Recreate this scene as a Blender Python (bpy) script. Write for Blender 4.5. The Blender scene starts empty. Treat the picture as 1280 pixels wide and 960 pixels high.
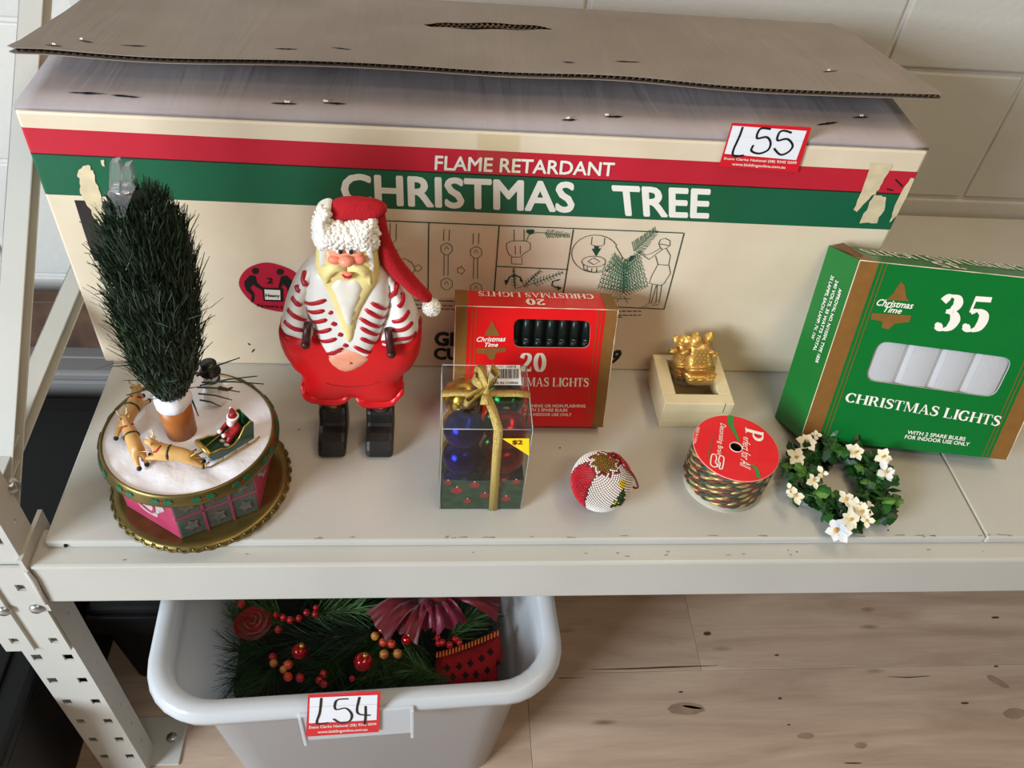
import bpy, bmesh, math, random
from mathutils import Vector, Matrix, geometry
random.seed(7)
sc = bpy.context.scene
C = sc.collection
V = Vector
PI = math.pi
# ------------------------------------------------------------------ camera
F_PX = 1050.7236
CAM = V((0.0, -0.46586, 0.69))
def _rot(p, y, r):
    return Matrix.Rotation(y, 3, 'Z') @ Matrix.Rotation(-p, 3, 'X') @ Matrix.Rotation(r, 3, 'Y')
RC = _rot(0.7873924, -0.1426538, -0.1157093)          # columns: right, forward, up
cd = bpy.data.cameras.new('camera')
cd.sensor_fit = 'HORIZONTAL'; cd.sensor_width = 36.0
cd.lens = F_PX * 36.0 / 1280.0
cd.clip_start = 0.01
cam = bpy.data.objects.new('camera', cd); C.objects.link(cam)
m3 = Matrix((RC.col[0], RC.col[2], -RC.col[1])).transposed()
cam.matrix_world = Matrix.Translation(CAM) @ m3.to_4x4()
sc.camera = cam
# ------------------------------------------------------------------ light
sc.view_settings.view_transform = 'Standard'
sc.view_settings.look = 'None'
sc.view_settings.gamma = 1.0
sc.view_settings.use_curve_mapping = False
sc.view_settings.exposure = 0.0
w = bpy.data.worlds.new('world'); sc.world = w; w.use_nodes = True
w.node_tree.nodes['Background'].inputs[0].default_value = (1.0, 0.95, 0.9, 1)
w.node_tree.nodes['Background'].inputs[1].default_value = 0.08
def area(name, loc, target, sx, sy, power, col):
    l = bpy.data.lights.new(name, 'AREA'); l.shape = 'RECTANGLE'; l.size = sx; l.size_y = sy
    l.energy = power; l.color = col
    o = bpy.data.objects.new(name, l); C.objects.link(o); o.location = loc
    o.rotation_euler = (V(target) - V(loc)).to_track_quat('-Z', 'Y').to_euler()
    return o
area('window_daylight', (-2.35, -1.75, 1.00), (0, 0.2, 0.0), 1.1, 1.2, 158, (0.78, 0.89, 1.0))
area('ceiling_lamp', (0.85, 0.02, 1.9), (0.5, 0.02, 0), 1.2, 0.30, 11, (1.0, 0.80, 0.54))
area('ceiling_lamp', (0.7, -1.4, 2.2), (0.4, 0.15, 0), 1.2, 0.35, 14, (1.0, 0.80, 0.55))
# ------------------------------------------------------------------ helpers
def ray(px, py): return RC @ V(((px - 640) / F_PX, 1.0, -(py - 480) / F_PX))
def onZ(px, py, z): d = ray(px, py); return CAM + d * ((z - CAM.z) / d.z)
def onY(px, py, y): d = ray(px, py); return CAM + d * ((y - CAM.y) / d.y)
def onX(px, py, x): d = ray(px, py); return CAM + d * ((x - CAM.x) / d.x)
class Plane:
    def __init__(s, o, u, v):
        s.o = V(o); s.u = V(u).normalized(); v = V(v); s.v = (v - s.u * v.dot(s.u)).normalized(); s.n = s.u.cross(s.v)
    k = 1.0                                            # scale of the offsets along the normal
    def uv(s, px, py, off=0.0):
        d = ray(px, py); o = s.o + s.n * off * s.k; t = (o - CAM).dot(s.n) / d.dot(s.n); P = CAM + d * t - s.o
        return (P.dot(s.u), P.dot(s.v))
    def P(s, a, b, off=0.0): return s.o + s.u * a + s.v * b + s.n * off * s.k
    def at(s, px, py, off): return s.P(*s.uv(px, py, off), off)
def lin(c):
    return tuple(((x / 255) / 12.92 if x / 255 <= 0.04045 else ((x / 255 + 0.055) / 1.055) ** 2.4) for x in c)
MATS = {}
def M(name, rgb, rough=0.5, metal=0.0, noise=None, bump=None, trans=0.0, coat=0.0, sheen=0.0, spec=0.5, transl=0.0, rgb2=None, ior=1.45, sss=0.0):
    """procedural material; noise=(scale, amount), bump=(scale, strength)"""
    if name in MATS: return MATS[name]
    m = bpy.data.materials.new(name); m.use_nodes = True; nt = m.node_tree
    b = nt.nodes['Principled BSDF']; c = lin(rgb)
    b.inputs['Base Color'].default_value = (*c, 1); b.inputs['Roughness'].default_value = rough
    b.inputs['Metallic'].default_value = metal; b.inputs['Specular IOR Level'].default_value = spec
    b.inputs['IOR'].default_value = ior
    if trans: b.inputs['Transmission Weight'].default_value = trans
    if coat: b.inputs['Coat Weight'].default_value = coat
    if sheen: b.inputs['Sheen Weight'].default_value = sheen
    if sss:
        b.inputs['Subsurface Weight'].default_value = sss; b.inputs['Subsurface Radius'].default_value = (0.01, 0.008, 0.006)
    tc = nt.nodes.new('ShaderNodeTexCoord')
    if noise or rgb2:
        n = nt.nodes.new('ShaderNodeTexNoise'); n.inputs['Scale'].default_value = (noise or (40, 0.1))[0]; n.inputs['Detail'].default_value = 5
        nt.links.new(tc.outputs['Object'], n.inputs['Vector'])
        r = nt.nodes.new('ShaderNodeValToRGB'); a = (noise or (40, 0.1))[1]
        if rgb2:
            r.color_ramp.elements[0].color = (*c, 1); r.color_ramp.elements[1].color = (*lin(rgb2), 1)
        else:
            r.color_ramp.elements[0].color = (*[x * (1 - a) for x in c], 1); r.color_ramp.elements[1].color = (*[min(1, x * (1 + a)) for x in c], 1)
        r.color_ramp.elements[0].position = 0.3; r.color_ramp.elements[1].position = 0.7
        nt.links.new(n.outputs['Fac'], r.inputs['Fac']); nt.links.new(r.outputs['Color'], b.inputs['Base Color'])
    if bump:
        n2 = nt.nodes.new('ShaderNodeTexNoise'); n2.inputs['Scale'].default_value = bump[0]; n2.inputs['Detail'].default_value = 4
        nt.links.new(tc.outputs['Object'], n2.inputs['Vector'])
        bp = nt.nodes.new('ShaderNodeBump'); bp.inputs['Strength'].default_value = bump[1]; bp.inputs['Distance'].default_value = 0.002
        nt.links.new(n2.outputs['Fac'], bp.inputs['Height']); nt.links.new(bp.outputs['Normal'], b.inputs['Normal'])
    if transl:
        out = nt.nodes['Material Output']; mx = nt.nodes.new('ShaderNodeMixShader'); tr = nt.nodes.new('ShaderNodeBsdfTranslucent')
        tr.inputs[0].default_value = (*c, 1); mx.inputs[0].default_value = transl
        nt.links.new(b.outputs[0], mx.inputs[1]); nt.links.new(tr.outputs[0], mx.inputs[2]); nt.links.new(mx.outputs[0], out.inputs['Surface'])
    MATS[name] = m; return m
def clear_film(name, gloss=0.10, tint=(1, 1, 1), rough=0.06):
    if name in MATS: return MATS[name]
    m = bpy.data.materials.new(name); m.use_nodes = True; nt = m.node_tree
    nt.nodes.remove(nt.nodes['Principled BSDF']); out = nt.nodes['Material Output']
    t = nt.nodes.new('ShaderNodeBsdfTransparent'); t.inputs[0].default_value = (*tint, 1)
    g = nt.nodes.new('ShaderNodeBsdfGlossy'); g.inputs['Roughness'].default_value = rough
    fr = nt.nodes.new('ShaderNodeLayerWeight'); fr.inputs[0].default_value = 0.25
    mm = nt.nodes.new('ShaderNodeMath'); mm.operation = 'MULTIPLY_ADD'; mm.inputs[1].default_value = 0.4; mm.inputs[2].default_value = gloss
    nt.links.new(fr.outputs['Fresnel'], mm.inputs[0])
    mx = nt.nodes.new('ShaderNodeMixShader'); nt.links.new(mm.outputs[0], mx.inputs[0])
    nt.links.new(t.outputs[0], mx.inputs[1]); nt.links.new(g.outputs[0], mx.inputs[2]); nt.links.new(mx.outputs[0], out.inputs['Surface'])
    MATS[name] = m; return m
ORG = {}
def thing(name, label, cat, loc=(0, 0, 0), group=None, kind=None):
    o = bpy.data.objects.new(name, None); C.objects.link(o); o.location = loc; o.empty_display_size = 0.02
    ORG[o] = V(loc)
    if kind: o['kind'] = kind
    if label: o['label'] = label
    if cat: o['category'] = cat
    if group: o['group'] = group
    return o
def tag(o, label=None, cat=None, group=None, kind=None):
    if label: o['label'] = label
    if cat: o['category'] = cat
    if group: o['group'] = group
    if kind: o['kind'] = kind
    return o
class MB:
    """collects geometry in world coordinates"""
    def __init__(s): s.v = []; s.f = []; s.mi = []; s.sm = []
    def add(s, vs, fs, mi=0, sm=False):
        k = len(s.v); s.v += [V(p) for p in vs]
        for f in fs: s.f.append([i + k for i in f]); s.mi.append(mi); s.sm.append(sm)
        return s
    def box(s, x0, x1, y0, y1, z0, z1, mi=0): return s.obox((x0, y0, z0), (x1 - x0, 0, 0), (0, y1 - y0, 0), (0, 0, z1 - z0), mi)
    def obox(s, o, u, v, w_, mi=0):
        o, u, v, w_ = V(o), V(u), V(v), V(w_)
        vs = [o, o + u, o + u + v, o + v, o + w_, o + u + w_, o + u + v + w_, o + v + w_]
        return s.add(vs, [(0, 3, 2, 1), (4, 5, 6, 7), (0, 1, 5, 4), (1, 2, 6, 5), (2, 3, 7, 6), (3, 0, 4, 7)], mi)
    def tube(s, pts, r, n=8, closed=False, mi=0, cap=True, sm=True, flat=None):
        pts = [V(p) for p in pts]; N = len(pts); vs = []; fs = []
        rr = r if isinstance(r, (list, tuple)) else [r] * N
        up = None
        for i in range(N):
            if closed: t = pts[(i + 1) % N] - pts[i - 1]
            else: t = pts[min(i + 1, N - 1)] - pts[max(i - 1, 0)]
            if t.length < 1e-9: t = V((0, 0, 1))
            t.normalize()
            if up is None:
                up = V((0, 0, 1)) if abs(t.z) < 0.9 else V((1, 0, 0))
            a = up - t * up.dot(t)
            if a.length < 1e-6: a = t.orthogonal()
            a.normalize(); b = t.cross(a); up = a
            for k in range(n):
                th = 2 * PI * k / n
                fx = flat if flat else 1.0
                vs.append(pts[i] + (a * math.cos(th) * fx + b * math.sin(th)) * rr[i])
        L = N if closed else N - 1
        for i in range(L):
            for k in range(n):
                i2 = (i + 1) % N
                fs.append((i * n + k, i * n + (k + 1) % n, i2 * n + (k + 1) % n, i2 * n + k))
        s.add(vs, fs, mi, sm)
        if cap and not closed:
            k0 = len(s.v) - N * n
            s.f.append([k0 + i for i in reversed(range(n))]); s.mi.append(mi); s.sm.append(False)
            s.f.append([k0 + (N - 1) * n + i for i in range(n)]); s.mi.append(mi); s.sm.append(False)
        return s
    def lathe(s, prof, c, n=32, axis=(0, 0, 1), mi=0, sm=True, wob=None):
        c = V(c); ax = V(axis).normalized(); a = ax.orthogonal().normalized(); b = ax.cross(a)
        if abs(ax.z) > 0.99: a, b = V((1, 0, 0)), V((0, 1, 0))
        vs = []; fs = []
        for (r, z) in prof:
            for k in range(n):
                th = 2 * PI * k / n; q = r * (wob(th) if wob else 1)
                vs.append(c + ax * z + (a * math.cos(th) + b * math.sin(th)) * q)
        for i in range(len(prof) - 1):
            for k in range(n): fs.append((i * n + k, i * n + (k + 1) % n, (i + 1) * n + (k + 1) % n, (i + 1) * n + k))
        return s.add(vs, fs, mi, sm)
    def sphere(s, c, r, nu=16, nv=10, sc_=(1, 1, 1), mi=0, rot=None):
        c = V(c); vs = [V((0, 0, -1))]; fs = []
        for j in range(1, nv):
            ph = -PI / 2 + PI * j / nv
            for i in range(nu):
                th = 2 * PI * i / nu; vs.append(V((math.cos(ph) * math.cos(th), math.cos(ph) * math.sin(th), math.sin(ph))))
        vs.append(V((0, 0, 1))); T = len(vs) - 1
        for i in range(nu):
            fs.append((0, 1 + (i + 1) % nu, 1 + i)); b = 1 + (nv - 2) * nu; fs.append((T, b + i, b + (i + 1) % nu))
        for j in range(nv - 2):
            for i in range(nu):
                a = 1 + j * nu; fs.append((a + i, a + (i + 1) % nu, a + nu + (i + 1) % nu, a + nu + i))
        out = []
        for p in vs:
            p = V((p.x * sc_[0], p.y * sc_[1], p.z * sc_[2])) * r
            if rot: p = rot @ p
            out.append(c + p)
        return s.add(out, fs, mi, True)
    def prism(s, loop, off, mi=0):
        loop = [V(p) for p in loop]; off = V(off); n = len(loop)
        vs = loop + [p + off for p in loop]
        fs = [list(range(n)), list(reversed(range(n, 2 * n)))] + [(i, i + n, (i + 1) % n + n, (i + 1) % n) for i in range(n)]
        return s.add(vs, fs, mi)
    def quad(s, a, b, c, d, mi=0): return s.add([a, b, c, d], [(0, 1, 2, 3)], mi)
    def build(s, name, mats, parent=None, origin=None, bevel=0, sub=0, smooth=False, recalc=True, kind=None, label=None):
        org = ORG[parent] if parent else V(origin or (0, 0, 0))
        me = bpy.data.meshes.new(name)
        me.from_pydata([tuple(p - org) for p in s.v], [], s.f)
        if not isinstance(mats, (list, tuple)): mats = [mats]
        for m in mats: me.materials.append(m)
        me.polygons.foreach_set('material_index', s.mi)
        me.polygons.foreach_set('use_smooth', [True] * len(s.f) if smooth else s.sm)
        if recalc:
            bm = bmesh.new(); bm.from_mesh(me); bmesh.ops.recalc_face_normals(bm, faces=bm.faces); bm.to_mesh(me); bm.free()
        me.update()
        o = bpy.data.objects.new(name, me); C.objects.link(o)
        if parent: o.parent = parent
        else: o.location = org
        ORG[o] = org
        if bevel:
            b = o.modifiers.new('bevel', 'BEVEL'); b.width = bevel; b.segments = 2; b.limit_method = 'ANGLE'; b.angle_limit = math.radians(40)
        if sub:
            b = o.modifiers.new('subdivision', 'SUBSURF'); b.levels = sub; b.render_levels = sub
        if kind: o['kind'] = kind
        if label: o['label'] = label
        return o
def place(src, parent, mat, first=[None]):
    """copy of a part object with its own matrix under parent"""
    o = src.copy(); C.objects.link(o); o.parent = parent; o.matrix_local = mat; ORG[o] = V((0, 0, 0)); return o
def catmull(pts, n=6, closed=True):
    out = []; N = len(pts)
    R = range(N) if closed else range(N - 1)
    for i in R:
        g = (lambda k: pts[k % N]) if closed else (lambda k: pts[max(0, min(N - 1, k))])
        p0, p1, p2, p3 = g(i - 1), g(i), g(i + 1), g(i + 2)
        for j in range(n):
            t = j / n
            out.append(tuple(0.5 * ((2 * b) + (-a + c) * t + (2 * a - 5 * b + 4 * c - d) * t * t + (-a + 3 * b - 3 * c + d) * t ** 3) for a, b, c, d in zip(p0, p1, p2, p3)))
    if not closed: out.append(tuple(pts[-1]))
    return out
def ribbon2(pts, wd, closed=False):
    """2-D polyline -> list of quads (2-D); wd number or list"""
    N = len(pts); W = wd if isinstance(wd, (list, tuple)) else [wd] * N; L = []; R = []
    for i in range(N):
        a = pts[i - 1] if (i > 0 or closed) else pts[i]; b = pts[(i + 1) % N] if (i < N - 1 or closed) else pts[i]
        dx, dy = b[0] - a[0], b[1] - a[1]; l = math.hypot(dx, dy) or 1; nx, ny = -dy / l, dx / l
        L.append((pts[i][0] + nx * W[i] / 2, pts[i][1] + ny * W[i] / 2)); R.append((pts[i][0] - nx * W[i] / 2, pts[i][1] - ny * W[i] / 2))
    q = [[L[i], R[i], R[i + 1], L[i + 1]] for i in range(N - 1)]
    if closed: q.append([L[-1], R[-1], R[0], L[0]])
    return q
def flat(name, polys, pl, off, mat, parent, thick=0.0, mi=None, label=None, split=False, kind=None, lay=None):
    """2-D polygons printed (or cut) on a plane"""
    mb = MB()
    if split:
        for p in polys: o = flat(name, [p], pl, off, mat, parent, thick, None, label)
        return o
    for i, p in enumerate(polys):
        loop = [pl.P(a, b, off + ((lay[i] if lay else i) % 9) * 2.2e-5) for a, b in p]; k = mi[i] if mi else 0
        if thick: mb.prism(loop, -pl.n * thick, k)
        else: mb.add(loop, [list(range(len(loop)))], k)
    return mb.build(name, mat, parent, recalc=bool(thick), label=label, kind=kind)
_tc = {}; _lay = {}
def text_polys(body, bold=0.0, shear=0.0, spacing=1.0):
    e_ = 0.0 if bold < 0.012 else bold; bold = 0.0; key = (body, e_, shear, spacing)
    if key in _tc: return _tc[key]
    cu = bpy.data.curves.new('lettering', 'FONT'); cu.body = body; cu.offset = bold; cu.shear = shear; cu.resolution_u = 3; cu.space_character = spacing
    cu.fill_mode = 'FRONT'
    ob = bpy.data.objects.new('lettering', cu); C.objects.link(ob)
    dg = bpy.context.evaluated_depsgraph_get(); dg.update()
    me = bpy.data.meshes.new_from_object(ob.evaluated_get(dg))
    vs = [(v.co.x, v.co.y) for v in me.vertices]; fs = [list(p.vertices) for p in me.polygons]
    bpy.data.objects.remove(ob); bpy.data.curves.remove(cu); bpy.data.meshes.remove(me)
    if e_:
        n0 = len(vs); v0 = list(vs); f0 = list(fs)
        for k in range(6):
            dx, dy = e_ * math.cos(k * PI / 3), e_ * math.sin(k * PI / 3); m0 = len(vs)
            vs += [(a + dx, b + dy) for a, b in v0]; fs += [[i + m0 for i in f] for f in f0]
    x0 = min(v[0] for v in vs); x1 = max(v[0] for v in vs); y0 = min(v[1] for v in vs); y1 = max(v[1] for v in vs)
    vs = [((a - x0) / (x1 - x0), (b - y0) / (y1 - y0)) for a, b in vs]
    _tc[key] = [[vs[i] for i in f] for f in fs]; _lay[id(_tc[key])] = [i // (len(fs) // (7 if e_ else 1)) for i in range(len(fs))]; return _tc[key]
def bil(q, a, b):
    bl, br, tl, tr = q
    return tuple((bl[i] * (1 - a) + br[i] * a) * (1 - b) + (tl[i] * (1 - a) + tr[i] * a) * b for i in (0, 1))
def write(name, body, pl, px, off, mat, parent, bold=0.015, shear=0.0, polys=None, uvq=None, spacing=1.0):
    """lettering filling the quad px=(bl, br, tl, tr) on a plane"""
    q = uvq or [pl.uv(*p) for p in px]
    ps = polys or text_polys(body, bold, shear, spacing)
    return flat(name, [[bil(q, a, b) for a, b in p] for p in ps], pl, off, mat, parent, lay=_lay.get(id(ps)))
# ---- serif capitals and figures made of strokes
def _arc(cx, cy, rx, ry, a0, a1, n=20, T=0.21, t=0.07):
    pts = [(cx + rx * math.cos(math.radians(a0 + (a1 - a0) * i / n)), cy + ry * math.sin(math.radians(a0 + (a1 - a0) * i / n))) for i in range(n + 1)]
    return _vs(pts, T, t)
def _vs(pts, T=0.21, t=0.07):
    W = []
    for i in range(len(pts)):
        a = pts[max(0, i - 1)]; b = pts[min(len(pts) - 1, i + 1)]; dx, dy = b[0] - a[0], b[1] - a[1]
        W.append(t + (T - t) * abs(dy) / (math.hypot(dx, dy) or 1))
    return ribbon2(pts, W)
def _r(x0, x1, y0, y1): return [[(x0, y0), (x1, y0), (x1, y1), (x0, y1)]]
def _stem(x, T=0.20): return _r(x, x + T, 0, 1) + _r(x - 0.06, x + T + 0.06, 0, 0.045) + _r(x - 0.06, x + T + 0.06, 0.955, 1)
def _glyph(ch):
    if ch == 'C': return 0.82, _arc(0.45, 0.5, 0.35, 0.47, 40, 320) + _r(0.68, 0.74, 0.66, 0.95)
    if ch == 'G': return 0.90, _arc(0.45, 0.5, 0.35, 0.47, 40, 320) + _r(0.68, 0.74, 0.68, 0.95) + _r(0.63, 0.79, 0.08, 0.42) + _r(0.54, 0.86, 0.39, 0.435)
    if ch == 'H': return 0.98, _stem(0.10) + _stem(0.71) + _r(0.2, 0.8, 0.475, 0.53)
    if ch == 'I': return 0.42, _stem(0.12)
    if ch == 'L': return 0.78, _stem(0.10) + _r(0.1, 0.72, 0, 0.05) + _r(0.67, 0.72, 0, 0.28)
    if ch == 'R': return 0.92, _stem(0.10) + _r(0.2, 0.46, 0.95, 1) + _arc(0.42, 0.74, 0.22, 0.235, 90, -90) + _r(0.2, 0.44, 0.48, 0.53) + [[(0.40, 0.5), (0.58, 0.5), (0.84, 0.0), (0.66, 0.0)]] + _r(0.64, 0.92, 0, 0.045)
    if ch == 'T': return 0.82, _r(0.32, 0.49, 0, 1) + _r(0.25, 0.56, 0, 0.045) + _r(0.06, 0.76, 0.945, 1) + _r(0.05, 0.10, 0.72, 1) + _r(0.72, 0.77, 0.72, 1)
    if ch == 'M': return 1.16, _r(0.13, 0.185, 0, 1) + _r(0.06, 0.26, 0, 0.045) + _stem(0.87) + [[(0.10, 1), (0.29, 1), (0.62, 0.05), (0.54, 0.0)], [(0.54, 0.0), (0.62, 0.05), (0.92, 1), (0.86, 1)]] + _r(0.04, 0.28, 0.955, 1)
    if ch == 'A': return 0.96, [[(0.44, 1), (0.52, 1), (0.19, 0), (0.12, 0)], [(0.42, 1), (0.54, 1), (0.88, 0), (0.68, 0)]] + _r(0.28, 0.7, 0.3, 0.35) + _r(0.04, 0.29, 0, 0.045) + _r(0.6, 0.95, 0, 0.045)
    if ch == 'S':
        p = catmull([(0.60, 0.74), (0.54, 0.90), (0.36, 0.965), (0.18, 0.88), (0.17, 0.70), (0.34, 0.55), (0.52, 0.44), (0.60, 0.27), (0.50, 0.09), (0.32, 0.03), (0.15, 0.1), (0.09, 0.27)], 5, False)
        W = [0.07 + 0.15 * max(0, 1 - abs(i / (len(p) - 1) - 0.5) * 2.4) for i in range(len(p))]
        return 0.70, ribbon2(p, W) + _r(0.58, 0.63, 0.7, 0.98) + _r(0.06, 0.11, 0.02, 0.3)
    if ch == '0': return 0.72, _arc(0.36, 0.5, 0.23, 0.47, 0, 360, 32, 0.24, 0.06)
    if ch == '2':
        p = catmull([(0.10, 0.72), (0.18, 0.90), (0.34, 0.96), (0.50, 0.88), (0.53, 0.70), (0.44, 0.50), (0.28, 0.30), (0.10, 0.10)], 5, False)
        return 0.72, _vs(p, 0.23, 0.08) + _r(0.06, 0.60, 0.0, 0.14) + _r(0.57, 0.62, 0.0, 0.25)
    if ch == '3':
        p = catmull([(0.12, 0.80), (0.26, 0.95), (0.44, 0.92), (0.50, 0.75), (0.40, 0.58), (0.25, 0.53)], 5, False)
        q = catmull([(0.25, 0.53), (0.44, 0.48), (0.53, 0.30), (0.44, 0.09), (0.26, 0.03), (0.12, 0.14)], 5, False)
        d = [(0.12 + 0.07 * math.cos(k * PI / 6), 0.15 + 0.075 * math.sin(k * PI / 6)) for k in range(12)]
        return 0.70, _vs(p, 0.24, 0.07) + _vs(q, 0.26, 0.07) + [d]
    if ch == '5':
        q = catmull([(0.17, 0.55), (0.34, 0.60), (0.50, 0.50), (0.53, 0.30), (0.44, 0.09), (0.26, 0.03), (0.12, 0.14)], 5, False)
        d = [(0.12 + 0.07 * math.cos(k * PI / 6), 0.15 + 0.075 * math.sin(k * PI / 6)) for k in range(12)]
        return 0.70, _vs(q, 0.26, 0.07) + [[(0.13, 0.54), (0.19, 0.54), (0.25, 1.0), (0.19, 1.0)]] + _r(0.19, 0.60, 0.85, 1.0) + [d]
    return 0.4, []
def serif(txt, shear=0.0):
    x = 0; ps = []
    for ch in txt:
        wd, g = _glyph(ch); ps += [[(a + x + shear * b, b) for a, b in p] for p in g]; x += wd
    x0 = min(a for p in ps for a, b in p); x1 = max(a for p in ps for a, b in p)
    return [[((a - x0) / (x1 - x0), b) for a, b in p] for p in ps]
# ---- soft cast relief (painted resin and wood shapes)
class Relief:
    def __init__(s, pl, px, base, depth, r, smooth=4, uv=None):
        s.pl = pl; s.base = base; s.depth = depth; s.r = r
        pts = uv or [pl.uv(*p, base + depth * 0.35) for p in px]
        s.out = catmull(pts, smooth) if smooth else pts
    def dist(s, p):
        best = 1e9; N = len(s.out); ins = False; x, y = p
        for i in range(N):
            a = s.out[i]; b = s.out[(i + 1) % N]; dx, dy = b[0] - a[0], b[1] - a[1]; l2 = dx * dx + dy * dy or 1e-12
            t = max(0, min(1, ((x - a[0]) * dx + (y - a[1]) * dy) / l2)); d = (a[0] + t * dx - x) ** 2 + (a[1] + t * dy - y) ** 2
            if d < best: best = d
            if (a[1] > y) != (b[1] > y) and x < a[0] + (y - a[1]) / (b[1] - a[1]) * dx: ins = not ins
        return math.sqrt(best) * (1 if ins else -1)
    def h(s, p):
        k = max(0, min(1, s.dist(p) / s.r)); return s.base + s.depth * math.sqrt(1 - (1 - k) ** 2)
    def build(s, name, mat, parent, back=None, grid=0.004, double=False, label=None, noise=0.0, kind=None):
        x0 = min(p[0] for p in s.out); x1 = max(p[0] for p in s.out); y0 = min(p[1] for p in s.out); y1 = max(p[1] for p in s.out)
        pts = [V(p) for p in s.out]; n = len(pts)
        y = y0; row = 0
        while y < y1:
            x = x0 + (grid / 2 if row % 2 else 0)
            while x < x1:
                if s.dist((x, y)) > grid * 0.35: pts.append(V((x, y)))
                x += grid
            y += grid * 0.87; row += 1
        vs, es, fs, *_ = geometry.delaunay_2d_cdt(pts, [], [list(range(n))], 1, 1e-6)
        mb = MB(); k = [s.h(p) + (random.uniform(-noise, noise) if noise else 0) for p in vs]
        F = [list(f) for f in fs]
        mb.add([s.pl.P(p[0], p[1], h) for p, h in zip(vs, k)], F, 0, True)
        bk = s.base - 0.002 if back is None else back
        if double: mb.add([s.pl.P(p[0], p[1], 2 * bk - h if h > bk else bk) for p, h in zip(vs, k)], F, 0, True)
        else: mb.add([s.pl.P(p[0], p[1], bk) for p in vs], F, 0, False)
        N = len(s.out)
        for i in range(N):
            a = s.out[i]; b = s.out[(i + 1) % N]; hb = 2 * bk - s.base if double else bk
            mb.quad(s.pl.P(*a, s.base), s.pl.P(*b, s.base), s.pl.P(*b, hb), s.pl.P(*a, hb))
        o = mb.build(name, mat, parent, label=label, kind=kind)
        return o
    def stripe(s, name, px, wpx, mat, parent, off=0.0006, n=6):
        """a raised painted stripe lying on the relief"""
        uv = []
        for p in px:
            q = s.pl.uv(*p, s.base + s.depth * 0.8)
            for _ in range(2): q = s.pl.uv(*p, s.h(q))
            uv.append(q)
        uv = catmull(uv, n, False) if len(uv) > 2 else [tuple(uv[0][i] + (uv[1][i] - uv[0][i]) * k / n for i in (0, 1)) for k in range(n + 1)]
        wd = wpx; N = len(uv)
        L = []
        pts3 = [s.pl.P(*p, s.h(p) + off * 0.2) for p in uv]
        rr = [wd / 2 * (0.55 if i in (0, N - 1) else 1.0) for i in range(N)]
        mb = MB(); vs = []; fs = []
        for i in range(N):
            t = (pts3[min(i + 1, N - 1)] - pts3[max(i - 1, 0)]).normalized(); side = t.cross(s.pl.n).normalized(); nn = side.cross(t)
            for k in range(6):
                th = 2 * PI * k / 6
                vs.append(pts3[i] + side * math.cos(th) * rr[i] + s.pl.n * math.sin(th) * rr[i] * 0.35)
        for i in range(N - 1):
            for k in range(6): fs.append((i * 6 + k, i * 6 + (k + 1) % 6, (i + 1) * 6 + (k + 1) % 6, (i + 1) * 6 + k))
        fs += [list(range(6)), [(N - 1) * 6 + k for k in range(6)]]
        mb.add(vs, fs, 0, True); return mb.build(name, mat, parent)
def needles(mb, base, d, L, wdt, curl=0.2, mi=0, segs=2):
    """one thin flat needle"""
    base = V(base); d = V(d).normalized(); sd = d.cross(V((random.uniform(-1, 1), random.uniform(-1, 1), random.uniform(-1, 1)))).normalized()
    bend = d.cross(sd) * curl * random.uniform(-1, 1)
    vs = []
    for i in range(segs + 1):
        t = i / segs; p = base + d * L * t + bend * L * t * t; wv = wdt * (1 - 0.65 * t)
        vs += [p - sd * wv / 2, p + sd * wv / 2]
    mb.add(vs, [(2 * i, 2 * i + 1, 2 * i + 3, 2 * i + 2) for i in range(segs)], mi)
def skin(name, verts, edges, radii, mat, parent, sub=2, matrix=None):
    me = bpy.data.meshes.new(name); me.from_pydata([tuple(v) for v in verts], edges, [])
    ob = bpy.data.objects.new(name, me); C.objects.link(ob)
    sk = ob.modifiers.new('skin', 'SKIN'); sk.use_smooth_shade = True
    for i, sv in enumerate(me.skin_vertices[0].data):
        r = radii[i]; sv.radius = r if isinstance(r, tuple) else (r, r); sv.use_root = (i == 0)
    ss = ob.modifiers.new('subdivision', 'SUBSURF'); ss.levels = sub; ss.render_levels = sub
    dg = bpy.context.evaluated_depsgraph_get(); dg.update()
    m2 = bpy.data.meshes.new_from_object(ob.evaluated_get(dg)); bpy.data.objects.remove(ob); bpy.data.meshes.remove(me)
    m2.name = name; m2.materials.clear(); m2.materials.append(mat)
    for p in m2.polygons: p.use_smooth = True
    if matrix: m2.transform(matrix)
    if parent: m2.transform(Matrix.Translation(-ORG[parent]))
    o = bpy.data.objects.new(name, m2); C.objects.link(o)
    if parent: o.parent = parent; ORG[o] = ORG[parent]
    return o
# ------------------------------------------------------------------ setting
ZF = -0.52
wall_m = M('painted_block', (200, 196, 188), 0.55, noise=(3, 0.05), bump=(90, 0.35))
mortar_m = M('painted_mortar', (204, 201, 195), 0.7, bump=(120, 0.3))
wall = MB().box(-2.6, 2.8, 0.604, 0.75, ZF, 1.9).build('wall_back', mortar_m)
tag(wall, 'off-white painted concrete block wall behind the shelf', kind='structure')
bw, bh = 0.414, 0.197
blk = None
for r in range(-3, 8):
    z0 = 0.029 + r * bh
    for k in range(-7, 6):
        x0 = 0.193 + k * bw + (0.0 if r % 2 else -bw / 2)
        if x0 < -2.6 or x0 + bw > 2.8: continue
        if blk is None:
            mb = MB().box(0.003, bw - 0.003, 0.600, 0.606, 0.003, bh - 0.003)
            blk = mb.build('block', wall_m, wall, bevel=0.003); blk.location = (x0, 0, z0)
        else:
            o = blk.copy(); C.objects.link(o); o.location = (x0, random.uniform(-0.0006, 0.0006), z0)
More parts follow.
